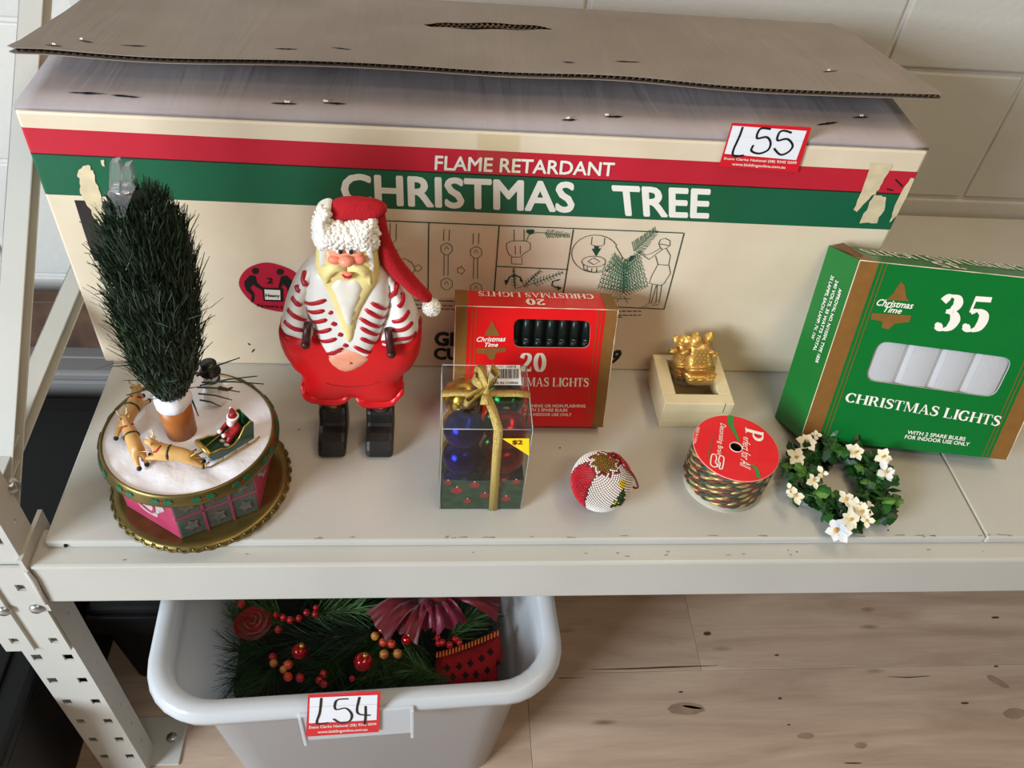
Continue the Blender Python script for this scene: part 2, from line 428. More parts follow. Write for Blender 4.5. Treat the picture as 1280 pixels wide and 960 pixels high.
def wood_mat():
    m = bpy.data.materials.new('oak_laminate'); m.use_nodes = True; nt = m.node_tree; b = nt.nodes['Principled BSDF']; N = nt.nodes.new; Lk = nt.links.new
    tc = N('ShaderNodeTexCoord'); oi = N('ShaderNodeObjectInfo'); mp = N('ShaderNodeMapping'); mp.inputs['Scale'].default_value = (1.0, 7.0, 1.0)
    vm = N('ShaderNodeVectorMath'); vm.operation = 'ADD'; ml = N('ShaderNodeVectorMath'); ml.operation = 'SCALE'; ml.inputs['Scale'].default_value = 37.0
    cx = N('ShaderNodeCombineXYZ'); Lk(oi.outputs['Random'], cx.inputs[0]); Lk(oi.outputs['Random'], cx.inputs[1]); Lk(cx.outputs[0], ml.inputs[0])
    Lk(tc.outputs['Object'], vm.inputs[0]); Lk(ml.outputs[0], vm.inputs[1]); Lk(vm.outputs[0], mp.inputs['Vector'])
    n1 = N('ShaderNodeTexNoise'); n1.inputs['Scale'].default_value = 3.0; n1.inputs['Detail'].default_value = 6; n1.inputs['Distortion'].default_value = 1.2; Lk(mp.outputs[0], n1.inputs['Vector'])
    n2 = N('ShaderNodeTexNoise'); n2.inputs['Scale'].default_value = 22.0; n2.inputs['Detail'].default_value = 4
    mp2 = N('ShaderNodeMapping'); mp2.inputs['Scale'].default_value = (1.0, 14.0, 1.0); Lk(vm.outputs[0], mp2.inputs['Vector']); Lk(mp2.outputs[0], n2.inputs['Vector'])
    r1 = N('ShaderNodeValToRGB'); e = r1.color_ramp.elements; e[0].position = 0.28; e[0].color = (*lin((172, 146, 125)), 1); e[1].position = 0.7; e[1].color = (*lin((203, 178, 156)), 1)
    x = e.new(0.5); x.color = (*lin((190, 164, 142)), 1)
    Lk(n1.outputs['Fac'], r1.inputs['Fac'])
    r2 = N('ShaderNodeValToRGB'); r2.color_ramp.elements[0].position = 0.3; r2.color_ramp.elements[0].color = (0.92, 0.91, 0.90, 1); r2.color_ramp.elements[1].position = 0.65; r2.color_ramp.elements[1].color = (1, 1, 1, 1)
    Lk(n2.outputs['Fac'], r2.inputs['Fac'])
    mx = N('ShaderNodeMix'); mx.data_type = 'RGBA'; mx.blend_type = 'MULTIPLY'; mx.inputs[0].default_value = 1.0; Lk(r1.outputs[0], mx.inputs[6]); Lk(r2.outputs[0], mx.inputs[7])
    # knots and dark cracks
    mp3 = N('ShaderNodeMapping'); mp3.inputs['Scale'].default_value = (2.2, 9.0, 1.0); Lk(vm.outputs[0], mp3.inputs['Vector'])
    vo = N('ShaderNodeTexVoronoi'); vo.inputs['Scale'].default_value = 2.6; Lk(mp3.outputs[0], vo.inputs['Vector'])
    r3 = N('ShaderNodeValToRGB'); r3.color_ramp.elements[0].position = 0.03; r3.color_ramp.elements[0].color = (0.35, 0.3, 0.27, 1); r3.color_ramp.elements[1].position = 0.13; r3.color_ramp.elements[1].color = (1, 1, 1, 1)
    Lk(vo.outputs['Distance'], r3.inputs['Fac'])
    mx2 = N('ShaderNodeMix'); mx2.data_type = 'RGBA'; mx2.blend_type = 'MULTIPLY'; mx2.inputs[0].default_value = 0.8; Lk(mx.outputs[2], mx2.inputs[6]); Lk(r3.outputs[0], mx2.inputs[7])
    Lk(mx2.outputs[2], b.inputs['Base Color']); b.inputs['Roughness'].default_value = 0.42
    return m
floor = MB().box(-2.6, 2.8, -2.2, 0.61, ZF - 0.05, ZF - 0.004).build('floor', M('floor_underlay', (70, 58, 48), 0.8))
tag(floor, 'grey-brown oak laminate plank floor', kind='structure')
wm = wood_mat(); plank = None
offs = {1: 0.43, 0: 0.155, 2: -0.2, -1: 0.75, -2: 0.0, -3: 0.5, -4: 0.1}
for r in range(-11, 3):
    y0 = -0.08 + r * 0.19
    base = offs.get(r, (r * 0.37) % 1.2)
    for k in range(-3, 3):
        x0 = base + k * 1.2
        if x0 > 2.8 or x0 + 1.2 < -2.6: continue
        if plank is None:
            plank = MB().box(0.0002, 1.1998, 0.0002, 0.1898, ZF - 0.004, ZF).build('plank', wm, floor, bevel=0.0006); plank.location = (x0, y0, 0)
        else:
            o = plank.copy(); C.objects.link(o); o.location = (x0, y0, 0)
            if y0 + 0.19 > 0.61: o.scale.y = (0.608 - y0) / 0.19
# ------------------------------------------------------------------ shelving
steel = M('powder_coated_steel', (190, 187, 178), 0.32, noise=(6, 0.05), bump=(260, 0.05))
steel_d = M('zinc_bolt', (176, 176, 172), 0.3, metal=0.8)
hole_m = M('black_void', (8, 8, 8), 0.9)
shelf = thing('shelving_unit', 'pale grey steel shelving unit with perforated upright and wide flat shelf', 'shelving', (-0.39, 0.0, ZF))
XR = 1.52
for x0, x1 in ((-0.352, 0.5802), (0.5812, XR - 0.05)):
    MB().box(x0, x1, 0.0, 0.595, -0.0098, 0.0).build('shelf_panel', steel, shelf, bevel=0.0022)
MB().box(-0.3625, XR - 0.04, -0.0206, 0.022, -0.073, -0.010).build('beam', steel, shelf, bevel=0.003)
MB().box(-0.3625, XR - 0.04, 0.575, 0.597, -0.073, -0.010).build('beam', steel, shelf, bevel=0.003)
pscrew = onZ(81, 685, -0.005); MB().sphere((pscrew.x, -0.0005, -0.005), 0.002, 10, 6).build('rivet', hole_m, shelf)
def perf(mb, o, u, v, W, H, holes, n, th):
    """plate with rectangular holes (a0,a1,b0,b1) arranged in columns"""
    o, u, v, n = V(o), V(u), V(v), V(n)
    cols = sorted({(h[0], h[1]) for h in holes}); a = 0
    def cell(a0, a1, b0, b1): mb.obox(o + u * a0 + v * b0, u * (a1 - a0), v * (b1 - b0), -n * th)
    for c0, c1 in cols:
        cell(a, c0, 0, H); b = 0
        for h in sorted([h for h in holes if (h[0], h[1]) == (c0, c1)], key=lambda h: h[2]):
            cell(c0, c1, b, h[2]); b = h[3]
        cell(c0, c1, b, H); a = c1
    cell(a, W, 0, H)
def post(x0, yf, back=False):
    mb = MB(); H = 1.7; hs = []
    z = -0.1894 - ZF - 0.0055 * 0
    k = -6
    for k in range(-26, 8):
        zz = -0.1894 - ZF + (-k) * 0.0546
        if 0.02 < zz < H - 0.03:
            hs += [(0.0060, 0.0160, zz - 0.0065, zz + 0.0065), (0.0375, 0.0475, zz - 0.0075, zz + 0.0055)]
    perf(mb, (x0, yf, ZF), (1, 0, 0), (0, 0, 1), 0.054, H, hs, (0, -1, 0), 0.002)
    fl = [(0.014, 0.018, 0.06 + i * 0.0546, 0.064 + i * 0.0546) for i in range(28)]
    perf(mb, (x0 + 0.054, yf + 0.002, ZF), (0, 1, 0), (0, 0, 1), 0.031, H, fl, (1, 0, 0), 0.002)
    perf(mb, (x0, yf + 0.002, ZF), (0, 1, 0), (0, 0, 1), 0.031, H, fl, (-1, 0, 0), 0.002)
    p = mb.build('post', steel, shelf)
    ft = MB().box(x0 - 0.006, x0 + 0.092, yf + 0.008, yf + 0.075, ZF, ZF + 0.003)
    f = ft.build('foot_plate', steel, p, bevel=0.001)
    MB().lathe([(0.0001, 0.0062), (0.006, 0.0062), (0.0075, 0.003)], (x0 + 0.075, yf + 0.045, ZF), 12).build('anchor_bolt', steel_d, p)
    return p
post(-0.420, -0.018)
rp = post(-0.420, 0.564)
post(XR - 0.04, -0.018); post(XR - 0.04, 0.564)
# bracket that hooks the beam on the post
brk = MB()
yb_ = -0.0225
def strip(x0, x1, z0, z1, slots):
    perf(brk, (x0, yb_, z0), (1, 0, 0), (0, 0, 1), x1 - x0, z1 - z0, slots, (0, -1, 0), 0.003)
zt = -0.008
strip(-0.431, -0.404, -0.166, zt, [(0.0105, 0.0195, 0.016, 0.027), (0.0105, 0.0195, 0.12, 0.131)])
strip(-0.390, -0.3665, -0.166, zt, [(0.008, 0.0165, 0.016, 0.027), (0.008, 0.0165, 0.118, 0.129)])
brk.box(-0.404, -0.390, -0.0192, -0.0182, -0.166, zt)
brk.box(-0.404, -0.4025, -0.0225, -0.0182, -0.166, zt); brk.box(-0.3915, -0.390, -0.0225, -0.0182, -0.166, zt)
brk.box(-0.3665, -0.3625, -0.0225, 0.034, -0.085, 0.004)
bk = brk.build('end_bracket', steel, shelf)
MB().tube([(-0.3632, -0.0235, -0.012), (-0.3622, -0.0228, -0.03), (-0.3628, -0.0232, -0.05), (-0.3625, -0.0228, -0.07)], [0.002, 0.003, 0.0026, 0.002], 8).build('weld_bead', steel, bk)
for px in ((5, 763), (46, 760)):
    p = onY(*px, yb_)
    MB().lathe([(0.0001, 0.004), (0.0045, 0.0038), (0.0065, 0.002), (0.007, 0)], (p.x, yb_, p.z), 14, (0, -1, 0)).build('bolt', steel_d, bk)
# braces of the end frame
def channel(p0, p1, xa, xb, h, th, name):
    p0, p1 = V(p0), V(p1); d = p1 - p0; nrm = V((1, 0, 0)).cross(d.normalized()); nrm = nrm if nrm.z > 0 else -nrm
    mb = MB()
    X = V((xb - xa, 0, 0)); o = V((xa, p0.y, p0.z))
    mb.obox(o - nrm * th, X, d, nrm * th); mb.obox(o - nrm * h, V((th, 0, 0)), d, nrm * h); mb.obox(o - nrm * h, X * 1.08, d, nrm * th)
    return mb.build(name, steel, shelf, bevel=0.0008)
channel((0, 0.004, -0.043), (0, 0.59, 0.424), -0.424, -0.400, 0.017, 0.002, 'diagonal_brace')
channel((0, 0.004, 0.0165), (0, 0.585, 0.053), -0.424, -0.402, 0.016, 0.002, 'horizontal_brace')
p = onX(13, 612, -0.366)
MB().lathe([(0.0001, 0.006), (0.004, 0.0058), (0.007, 0.003), (0.0075, 0)], (-0.366, p.y + 0.004, p.z), 16, (1, 0, 0)).build('bolt', steel_d, shelf)
# ------------------------------------------------------------------ large carton of the tree
def carton_mat():
    m = bpy.data.materials.new('printed_carton'); m.use_nodes = True; nt = m.node_tree; b = nt.nodes['Principled BSDF']; N = nt.nodes.new; Lk = nt.links.new
    tc = N('ShaderNodeTexCoord'); sp = N('ShaderNodeSeparateXYZ'); Lk(tc.outputs['Object'], sp.inputs[0])
    # stripes run level around the carton: slight slope of the print along its length
    ad = N('ShaderNodeMath'); ad.operation = 'MULTIPLY_ADD'; ad.inputs[1].default_value = 0.0085; Lk(sp.outputs[0], ad.inputs[0]); Lk(sp.outputs[2], ad.inputs[2])
    dv = N('ShaderNodeMath'); dv.operation = 'DIVIDE'; dv.inputs[1].default_value = 0.4; Lk(ad.outputs[0], dv.inputs[0])
    r = N('ShaderNodeValToRGB'); r.color_ramp.interpolation = 'CONSTANT'; e = r.color_ramp.elements
    cream = (*lin((229, 213, 186)), 1); red = (*lin((196, 30, 52)), 1); green = (*lin((14, 96, 64)), 1); edge = (*lin((40, 20, 20)), 1)
    e[0].position = 0; e[0].color = cream; e[1].position = 0.2155 / 0.4; e[1].color = green
    for z, c in ((0.2570, edge), (0.2582, red), (0.2830, cream)):
        x = e.new(z / 0.4); x.color = c
    Lk(dv.outputs[0], r.inputs['Fac'])
    n = N('ShaderNodeTexNoise'); n.inputs['Scale'].default_value = 9; n.inputs['Detail'].default_value = 7; Lk(tc.outputs['Object'], n.inputs['Vector'])
    r2 = N('ShaderNodeValToRGB'); r2.color_ramp.elements[0].position = 0.32; r2.color_ramp.elements[0].color = (0.86, 0.83, 0.78, 1); r2.color_ramp.elements[1].position = 0.62; r2.color_ramp.elements[1].color = (1, 1, 1, 1); Lk(n.outputs['Fac'], r2.inputs['Fac'])
    mx = N('ShaderNodeMix'); mx.data_type = 'RGBA'; mx.blend_type = 'MULTIPLY'; mx.inputs[0].default_value = 0.8; Lk(r.outputs[0], mx.inputs[6]); Lk(r2.outputs[0], mx.inputs[7])
    Lk(mx.outputs[2], b.inputs['Base Color']); b.inputs['Roughness'].default_value = 0.42
    n3 = N('ShaderNodeTexNoise'); n3.inputs['Scale'].default_value = 16; Lk(tc.outputs['Object'], n3.inputs['Vector'])
    bp = N('ShaderNodeBump'); bp.inputs['Strength'].default_value = 0.25; bp.inputs['Distance'].default_value = 0.004; Lk(n3.outputs['Fac'], bp.inputs['Height']); Lk(bp.outputs[0], b.inputs['Normal'])
    return m
kraft = M('grey_cardboard', (146, 134, 126), 0.75, noise=(14, 0.08), bump=(60, 0.25))
kraft_e = M('brown_cardboard_core', (120, 92, 62), 0.85)
paper_w = M('torn_paper', (226, 216, 196), 0.8, noise=(60, 0.06))
ink = M('black_ink', (22, 22, 22), 0.5)
ink_g = M('dark_green_ink', (28, 70, 52), 0.5)
white_ink = M('cream_ink', (240, 236, 222), 0.45)
box = thing('christmas_tree_carton', 'long cream cardboard carton with red and green bands lettered CHRISTMAS TREE', 'box', (0.06, 0.375, 0))
X0, X1, YB, YE, ZT = -0.361, 0.481, 0.240, 0.510, 0.304
body = MB().box(X0, X1, YB, YE, 0, ZT).build('body', carton_mat(), box, bevel=0.003)
def wavy(x, y): return 0.0022 * math.sin(x * 9 + y * 5) + 0.0015 * math.sin(x * 23 - y * 11)
# lower top flap, closed
tf = MB(); nx, ny = 60, 8; vs = []; fs = []
for s_ in (0, 1):
    for j in range(ny + 1):
        for i in range(nx + 1):
            x = X0 + 0.001 + (X1 - X0 - 0.002) * i / nx; y = YB + 0.0005 + (YE - YB - 0.001) * j / ny
            vs.append((x, y, ZT + 0.0005 + (0.004 if s_ else 0) + (abs(wavy(x, y)) * 0.5 if s_ else 0)))
n1_ = (nx + 1) * (ny + 1)
for s_ in (0, 1):
    for j in range(ny):
        for i in range(nx):
            a = s_ * n1_ + j * (nx + 1) + i; fs.append((a, a + 1, a + nx + 2, a + nx + 1))
ring = [i for i in range(nx + 1)] + [j * (nx + 1) + nx for j in range(1, ny + 1)] + [ny * (nx + 1) + i for i in range(nx - 1, -1, -1)] + [j * (nx + 1) for j in range(ny - 1, 0, -1)]
for a, b in zip(ring, ring[1:] + ring[:1]): fs.append((a, b, b + n1_, a + n1_))
tf.add(vs, fs, 0, True)
def crease_mat(name, rgb):
    m = M(name, rgb, 0.72, noise=(14, 0.08)); nt = m.node_tree; N = nt.nodes.new; b = nt.nodes['Principled BSDF']
    tc = N('ShaderNodeTexCoord'); mp = N('ShaderNodeMapping'); mp.inputs['Scale'].default_value = (26, 3.0, 1); mp.inputs['Rotation'].default_value = (0, 0, 0.12); nt.links.new(tc.outputs['Object'], mp.inputs['Vector'])
    n = N('ShaderNodeTexNoise'); n.inputs['Scale'].default_value = 1.0; n.inputs['Detail'].default_value = 5; n.inputs['Distortion'].default_value = 0.8; nt.links.new(mp.outputs[0], n.inputs['Vector'])
    bp = N('ShaderNodeBump'); bp.inputs['Strength'].default_value = 0.3; bp.inputs['Distance'].default_value = 0.006; nt.links.new(n.outputs['Fac'], bp.inputs['Height']); nt.links.new(bp.outputs[0], b.inputs['Normal'])
    return m
tflap = tf.build('lower_flap', crease_mat('dusty_cardboard', (160, 148, 146)), box)
# upper flap, standing a little open
FP = Plane((0, YE, ZT + 0.006), (1, 0, 0), (0, 0.275 - YE, 0.34 - ZT - 0.006))   # v runs to the free edge
FL = math.hypot(YE - 0.275, 0.34 - ZT - 0.006)
FP.n = -FP.n if FP.n.z < 0 else FP.n
outl = [(-0.352, 0.0), (0.470, 0.0), (0.484, 0.02), (0.488, 0.06), (0.490, 0.12), (0.4915, 0.18), (0.494, FL - 0.004), (0.492, FL - 0.002)]
outl += [(0.47 - 0.82 * i / 60, FL + 0.001 * math.sin(i * 0.5)) for i in range(60)]
outl += [(-0.360, FL + 0.002), (-0.366, FL - 0.002), (-0.362, FL - 0.02), (-0.356, 0.12)]
hole = [(0.058 + 0.067 * math.cos(k * PI / 14) , 0.098 + 0.0125 * math.sin(k * PI / 14) + 0.002 * math.sin(k * 1.7)) for k in range(28)]
pts = [V(p) for p in outl] + [V(p) for p in hole]; no, nh = len(outl), len(hole)
def inside(p, loop):
    c = False; x, y = p
    for i in range(len(loop)):
        a, b = loop[i], loop[(i + 1) % len(loop)]
        if (a[1] > y) != (b[1] > y) and x < a[0] + (y - a[1]) / (b[1] - a[1]) * (b[0] - a[0]): c = not c
    return c
for i in range(42):
    for j in range(13):
        q = (-0.35 + 0.84 * i / 42 + 0.006, 0.01 + 0.2255 * j / 12)
        if inside(q, outl) and not inside(q, hole): pts.append(V(q))
vs2, _, fs2, *_r2 = geometry.delaunay_2d_cdt(pts, [], [list(range(no)), list(range(no, no + nh))], 1, 1e-6)
fs2 = [f for f in fs2 if not inside((sum(vs2[i][0] for i in f) / 3, sum(vs2[i][1] for i in f) / 3), hole)]
def flap_h(a, b): return wavy(a, b) * 0.8 * min(1, b / 0.06)
top = MB()
for lift in (0.0048, 0.0):
    top.add([FP.P(p[0], p[1], flap_h(p[0], p[1]) + lift) for p in vs2], [list(f) for f in fs2], 0, True)
    top.add([FP.P(p[0], p[1], flap_h(p[0], p[1]) + lift - 0.0006) for p in vs2], [list(f) for f in fs2], 0, True)
for lift in (0.0048, 0.0):
    for lp in (outl, hole):
        for a, b in zip(lp, lp[1:] + lp[:1]):
            top.quad(FP.P(*a, flap_h(*a) + lift), FP.P(*b, flap_h(*b) + lift), FP.P(*b, flap_h(*b) + lift - 0.0006), FP.P(*a, flap_h(*a) + lift - 0.0006))
uflap = top.build('upper_flap', crease_mat('creased_cardboard', (138, 126, 116)), box, recalc=False)
fl = MB(); N_ = 560
def flute(a0, a1, b, dep, cnt):
    vs = []; fs = []
    for i in range(cnt + 1):
        a = a0 + (a1 - a0) * i / cnt; hh = flap_h(a, b) + 0.0021 + 0.0015 * math.sin(i * PI / 2)
        vs += [FP.P(a, b - 0.0012, hh), FP.P(a, b - dep, hh)]
    for i in range(cnt): fs.append((2 * i, 2 * i + 1, 2 * i + 3, 2 * i + 2))
    fl.add(vs, fs, 0, True)
flute(-0.362, 0.492, FL - 0.0005, 0.008, N_)
flute(-0.008, 0.124, 0.092, 0.012, 90)
fl.build('corrugation', kraft_e, uflap, recalc=False)
fc = MB()
for i in range(60):
    a, b = -0.36 + 0.85 * i / 60, -0.36 + 0.85 * (i + 1) / 60; y_ = FL - 0.007
    fc.quad(FP.P(a, y_, flap_h(a, y_) + 0.0002), FP.P(b, y_, flap_h(b, y_) + 0.0002), FP.P(b, y_, flap_h(b, y_) + 0.0040), FP.P(a, y_, flap_h(a, y_) + 0.0040))
fc.build('corrugation_core', kraft_e, uflap, recalc=False)
# staple tears
TP = Plane((0, YB, ZT + 0.0052), (1, 0, 0), (0, 1, 0))
def tear(pl, px0, px1, parent, wd=0.0045, h=0.0012):
    a = pl.uv(*px0); b = pl.uv(*px1); n = 8; up = []; lo = []
    for i in range(n + 1):
        t = i / n; x = a[0] + (b[0] - a[0]) * t; y = a[1] + (b[1] - a[1]) * t; wv = wd * math.sin(PI * t) * random.uniform(0.5, 1.1) / 2
        up.append((x, y + wv)); lo.append((x, y - wv))
    hh = [0.0]
    base = (lambda u_, v_: flap_h(u_, v_) + 0.0051) if pl is FP else (lambda u_, v_: abs(wavy(u_, v_ + YB)) * 0.5 + 0.0002)
    loop = up + lo[::-1]
    mb = MB(); mb.add([pl.P(x, y, base(x, y)) for x, y in loop], [list(range(len(loop)))])
    k = random.choice((0.0, 0.35, 0.5)); 
    q = [(a[0] + (b[0] - a[0]) * (k + s_), a[1] + (b[1] - a[1]) * (k + s_)) for s_ in (0.0, 0.06, 0.14, 0.2)]
    if random.random() < 0.55:
        mb.build('staple_tear', [hole_m, paper_w], parent, recalc=False); return
    vs = [pl.P(x, y + (wd * 0.3 if pl is not FP else -wd * 0.3), base(x, y) + 0.0002) for x, y in q] + [pl.P(x, y + (wd * random.uniform(0.5, 0.9) if pl is not FP else -wd * random.uniform(0.5, 0.9)), base(x, y) + random.uniform(0.0008, 0.0016)) for x, y in reversed(q)]
    mb.add(vs, [list(range(8))], 1)
    mb.build('staple_tear', [hole_m, paper_w], parent, recalc=False)
for a, b in (((82, 116), (135, 119)), ((138, 120), (176, 124)), ((338, 129), (372, 131)), ((404, 130), (434, 132)), ((700, 151), (722, 151)), ((756, 147), (780, 147)), ((1020, 158), (1048, 154)), ((1064, 148), (1086, 147))):
    tear(TP, a, b, tflap)
for a, b in (((58, 62), (80, 64)), ((100, 55), (118, 58)), ((150, 60), (186, 61)), ((342, 68), (374, 70)), ((415, 68), (440, 71)), ((702, 87), (718, 88)), ((766, 86), (800, 86)), ((1026, 95), (1046, 94))):
    tear(FP, a, b, uflap, 0.0042)
# print on the front of the carton
BP = Plane((0, YB, 0), (1, 0, 0), (0, 0, 1))
write('lettering', 'FLAME RETARDANT', BP, ((543, 212), (767, 220), (544, 194), (769, 203)), 0.0005, white_ink, body, 0.02)
write('lettering', 'CHRISTMAS', BP, ((427, 255), (718, 266), (425, 216), (719, 227)), 0.0005, white_ink, body, 0.03)
write('lettering', 'TREE', BP, ((769, 269), (886, 273), (764, 231), (889, 236)), 0.0005, white_ink, body, 0.03)
write('lettering', 'GR', BP, ((543, 432), (578, 433), (543, 414), (579, 415)), 0.0005, ink, body, 0.05)
write('lettering', 'CU', BP, ((542, 449), (574, 450), (542, 434), (574, 435)), 0.0005, ink, body, 0.05)
write('lettering', '9', BP, ((763, 454), (774, 454), (766, 437), (778, 437)), 0.0005, ink, body, 0.05, 0.2)
def lines(name, plist, wd, mat, parent, pl=BP, off=0.0005, kind='stuff'):
    ps = []
    for pl_ in plist: ps += ribbon2([pl.uv(*p) for p in pl_], wd)
    return flat(name, ps, pl, off, mat, parent, kind=kind)
lines('diagram_frame', [[(481, 275.6), (854, 291)], [(855, 291), (830, 386)], [(771, 383.5), (830, 386)], [(481, 373), (535, 375.5), (568, 376)], [(536, 278), (535, 376)], [(624, 282), (618, 364)], [(621, 332.5), (710, 336.5)], [(716.5, 286.5), (704, 366)]], 0.0012, ink_g, body)
cq = lambda cx, cy, k=1.0: [(cx + k * x / 3.2, cy + k * y / 3.2) for x, y in ()]
def S(*p): return [(480 + x / 3.2, 260 + y / 3.2) for x, y in p]
sk = []
for ox, oy in ((0, 0), (118, 14)):
    sk += [S((240 + ox, 85 + oy), (238 + ox, 130 + oy)), S((262 + ox, 85 + oy), (260 + ox, 130 + oy))]
    for dy in (0, 140 if ox == 0 else 145):
        sk += [S((246 + ox, 140 + oy + dy), (228 + ox, 150 + oy + dy), (228 + ox, 172 + oy + dy), (244 + ox, 186 + oy + dy), (258 + ox, 186 + oy + dy), (274 + ox, 170 + oy + dy), (272 + ox, 150 + oy + dy), (256 + ox, 140 + oy + dy), (246 + ox, 140 + oy + dy)), S((242 + ox, 165 + oy + dy), (250 + ox, 150 + oy + dy), (258 + ox, 165 + oy + dy))]
    sk += [S((241 + ox, 186 + oy), (240 + ox, 268 + oy)), S((257 + ox, 186 + oy), (256 + ox, 268 + oy))]
sk += [S((295, 238), (308, 238), (308, 230), (324, 248), (308, 266), (308, 258), (295, 258), (295, 238))]
sk += [S((25, 60), (25, 125), (35, 140), (48, 125), (50, 62)), S((60, 210), (80, 200), (110, 215), (125, 240), (110, 270)), S((120, 235), (140, 225), (152, 240), (138, 252), (122, 248))]
# third panel: socket and branch, fourth: bending tips
sk += [S((520, 85), (520, 130)), S((560, 85), (560, 130)), S((512, 130), (490, 140), (490, 160), (500, 185), (515, 195), (545, 195), (560, 180), (585, 165), (585, 140), (565, 130), (512, 130)), S((510, 195), (510, 222), (552, 224), (552, 197)), S((525, 150), (525, 185)), S((545, 150), (545, 185)), S((570, 130), (580, 105), (610, 97), (650, 98))]
sk += [S((520, 240), (525, 320)), S((525, 320), (600, 300), (715, 255)), S((560, 312), (620, 250))]
# fifth panel: bubble, socket, woman
sk += [S(*[(845 + 95 * math.cos(k * PI / 14), 182 + 75 * math.sin(k * PI / 14)) for k in range(2, 27)]), S((925, 150), (955, 200), (975, 210)), S((832, 115), (828, 145), (845, 152), (868, 152), (880, 145), (882, 118))]
sk += [S(*[(838 + 48 * math.cos(k * PI / 8), 213 + 22 * math.sin(k * PI / 8)) for k in range(17)]), S((815, 212), (838, 198), (862, 213), (838, 226), (815, 212)), S((795, 225), (800, 245), (835, 256), (875, 248), (885, 222)), S((812, 235), (812, 250)), S((830, 240), (830, 255)), S((850, 240), (850, 255))]
sk += [S((1098, 140), (1105, 125), (1125, 120), (1143, 130), (1143, 150), (1128, 160), (1112, 165), (1103, 155), (1098, 140)), S((1100, 142), (1143, 150)), S((1112, 165), (1085, 185), (1060, 205), (1030, 185), (1012, 172)), S((1020, 168), (1045, 188), (1070, 180), (1105, 160)), S((1128, 160), (1145, 190), (1138, 225), (1145, 260), (1120, 300), (1105, 310)), S((1085, 190), (1095, 225), (1070, 270), (1060, 300), (1110, 310)), S((1095, 225), (1135, 228)), S((1072, 305), (1060, 380), (1030, 395), (1058, 392)), S((1088, 308), (1068, 382)), S((1092, 308), (1088, 375), (1068, 390), (1098, 385)), S((1110, 310), (1100, 378))]
lines('diagram_drawing', sk, 0.0007, ink_g, body)
fir = []
def frond(p0, p1, side, n, up=0.5):
    for i in range(n):
        t = i / (n - 1); x = p0[0] + (p1[0] - p0[0]) * t; y = p0[1] + (p1[1] - p0[1]) * t; L = side * (1 - 0.55 * t)
        dx, dy = p1[0] - p0[0], p1[1] - p0[1]; l = math.hypot(dx, dy); dx, dy = dx / l, dy / l
        for sg in (-1, 1):
            fir.append([(x, y), (x + (dx * up + sg * -dy * 0.8) * L + random.uniform(-2, 2), y + (dy * up + sg * dx * 0.8) * L + random.uniform(-2, 2))])
    fir.append([p0, p1])
frond((1000, 170), (1085, 90), 38, 16)
for k in range(9):
    x0 = 958; y0 = 335 - k * 13
    frond((x0, y0), (860 - 4 * min(k, 3) + k * 9, y0 - 22 - k * 3), 22, 9); frond((x0, y0), (1050 - k * 4, y0 - 26 - k * 3), 22, 9)
frond((960, 330), (972, 215), 26, 12)
frond((645, 100), (738, 108), 22, 12); frond((600, 300), (710, 258), 20, 10); frond((560, 312), (625, 252), 18, 8); frond((522, 310), (518, 245), 16, 7)
for q in (((920, 362), (985, 362)), ((930, 375), (950, 350)), ((975, 378), (958, 350)), ((905, 360), (940, 350))): fir.append(list(q))
lines('diagram_fir', [S(*p) for p in fir], 0.0007, M('fir_ink', (52, 104, 78), 0.5), body)
arrows = [S((830, 162), (868, 160), (848, 192)), S((840, 150), (858, 150), (857, 165), (841, 165)), S((1003, 188), (985, 190), (975, 210), (985, 212), (1000, 200)), S((572, 85), (598, 85), (602, 95), (585, 106), (568, 95)), S((482, 285), (500, 290), (488, 308)), S((540, 285), (556, 285), (552, 298)), S((690, 285), (705, 282), (695, 292)), S((690, 310), (712, 318), (695, 328)), S((35, 165), (55, 165), (45, 185))]
flat('diagram_arrows', [[BP.uv(*q) for q in a] for a in arrows] + ribbon2([BP.uv(*q) for q in S((492, 292), (505, 272), (525, 268), (545, 276), (550, 290))], 0.0016) + ribbon2([BP.uv(*q) for q in S((690, 288), (674, 292), (672, 308), (690, 318))], 0.0016), BP, 0.0006, ink_g, body, kind='stuff')
sm = []
for y0 in (380, 384.5):
    x = 505
    while x < 566:
        l = random.uniform(3, 8); sm.append([(x, y0 + (x - 505) * 0.03), (x + l, y0 + (x + l - 505) * 0.03)]); x += l + 1.5
for y0 in (388.5, 393.5, 396):
    x = 772
    while x < (800 if y0 < 395 else 778):
        l = random.uniform(3, 7); sm.append([(x, y0), (x + l, y0 + 0.3)]); x += l + 1.5
lines('small_print', sm, 0.0012, ink, body)
# red two-person lift mark
cx_, cy_ = 342, 356
dp = [BP.uv(*p) for p in catmull([(299, 357), (306, 338), (326, 328.5), (346, 330), (370, 341), (384, 362), (380, 380), (362, 389), (342, 388), (318, 380)], 5)]
liftm = flat('lift_mark', [dp], BP, 0.0005, M('carton_red_ink', (186, 28, 54), 0.45), body)
def D(*p): return [BP.uv(280 + x / 4.267, 250 + y / 4.267) for x, y in p]
figs = [D(*[(168 + 20 * math.cos(k * PI / 8), 376 + 17 * math.sin(k * PI / 8)) for k in range(16)]), D(*[(300 + 20 * math.cos(k * PI / 8), 381 + 17 * math.sin(k * PI / 8)) for k in range(16)])]
figs += [D((140, 398), (168, 402), (165, 430), (158, 450), (135, 470), (108, 452), (110, 430)), D((108, 450), (140, 465), (165, 500), (160, 540), (145, 545), (148, 505), (120, 480)), D((150, 405), (168, 405), (178, 440), (208, 465), (205, 478), (165, 458))]
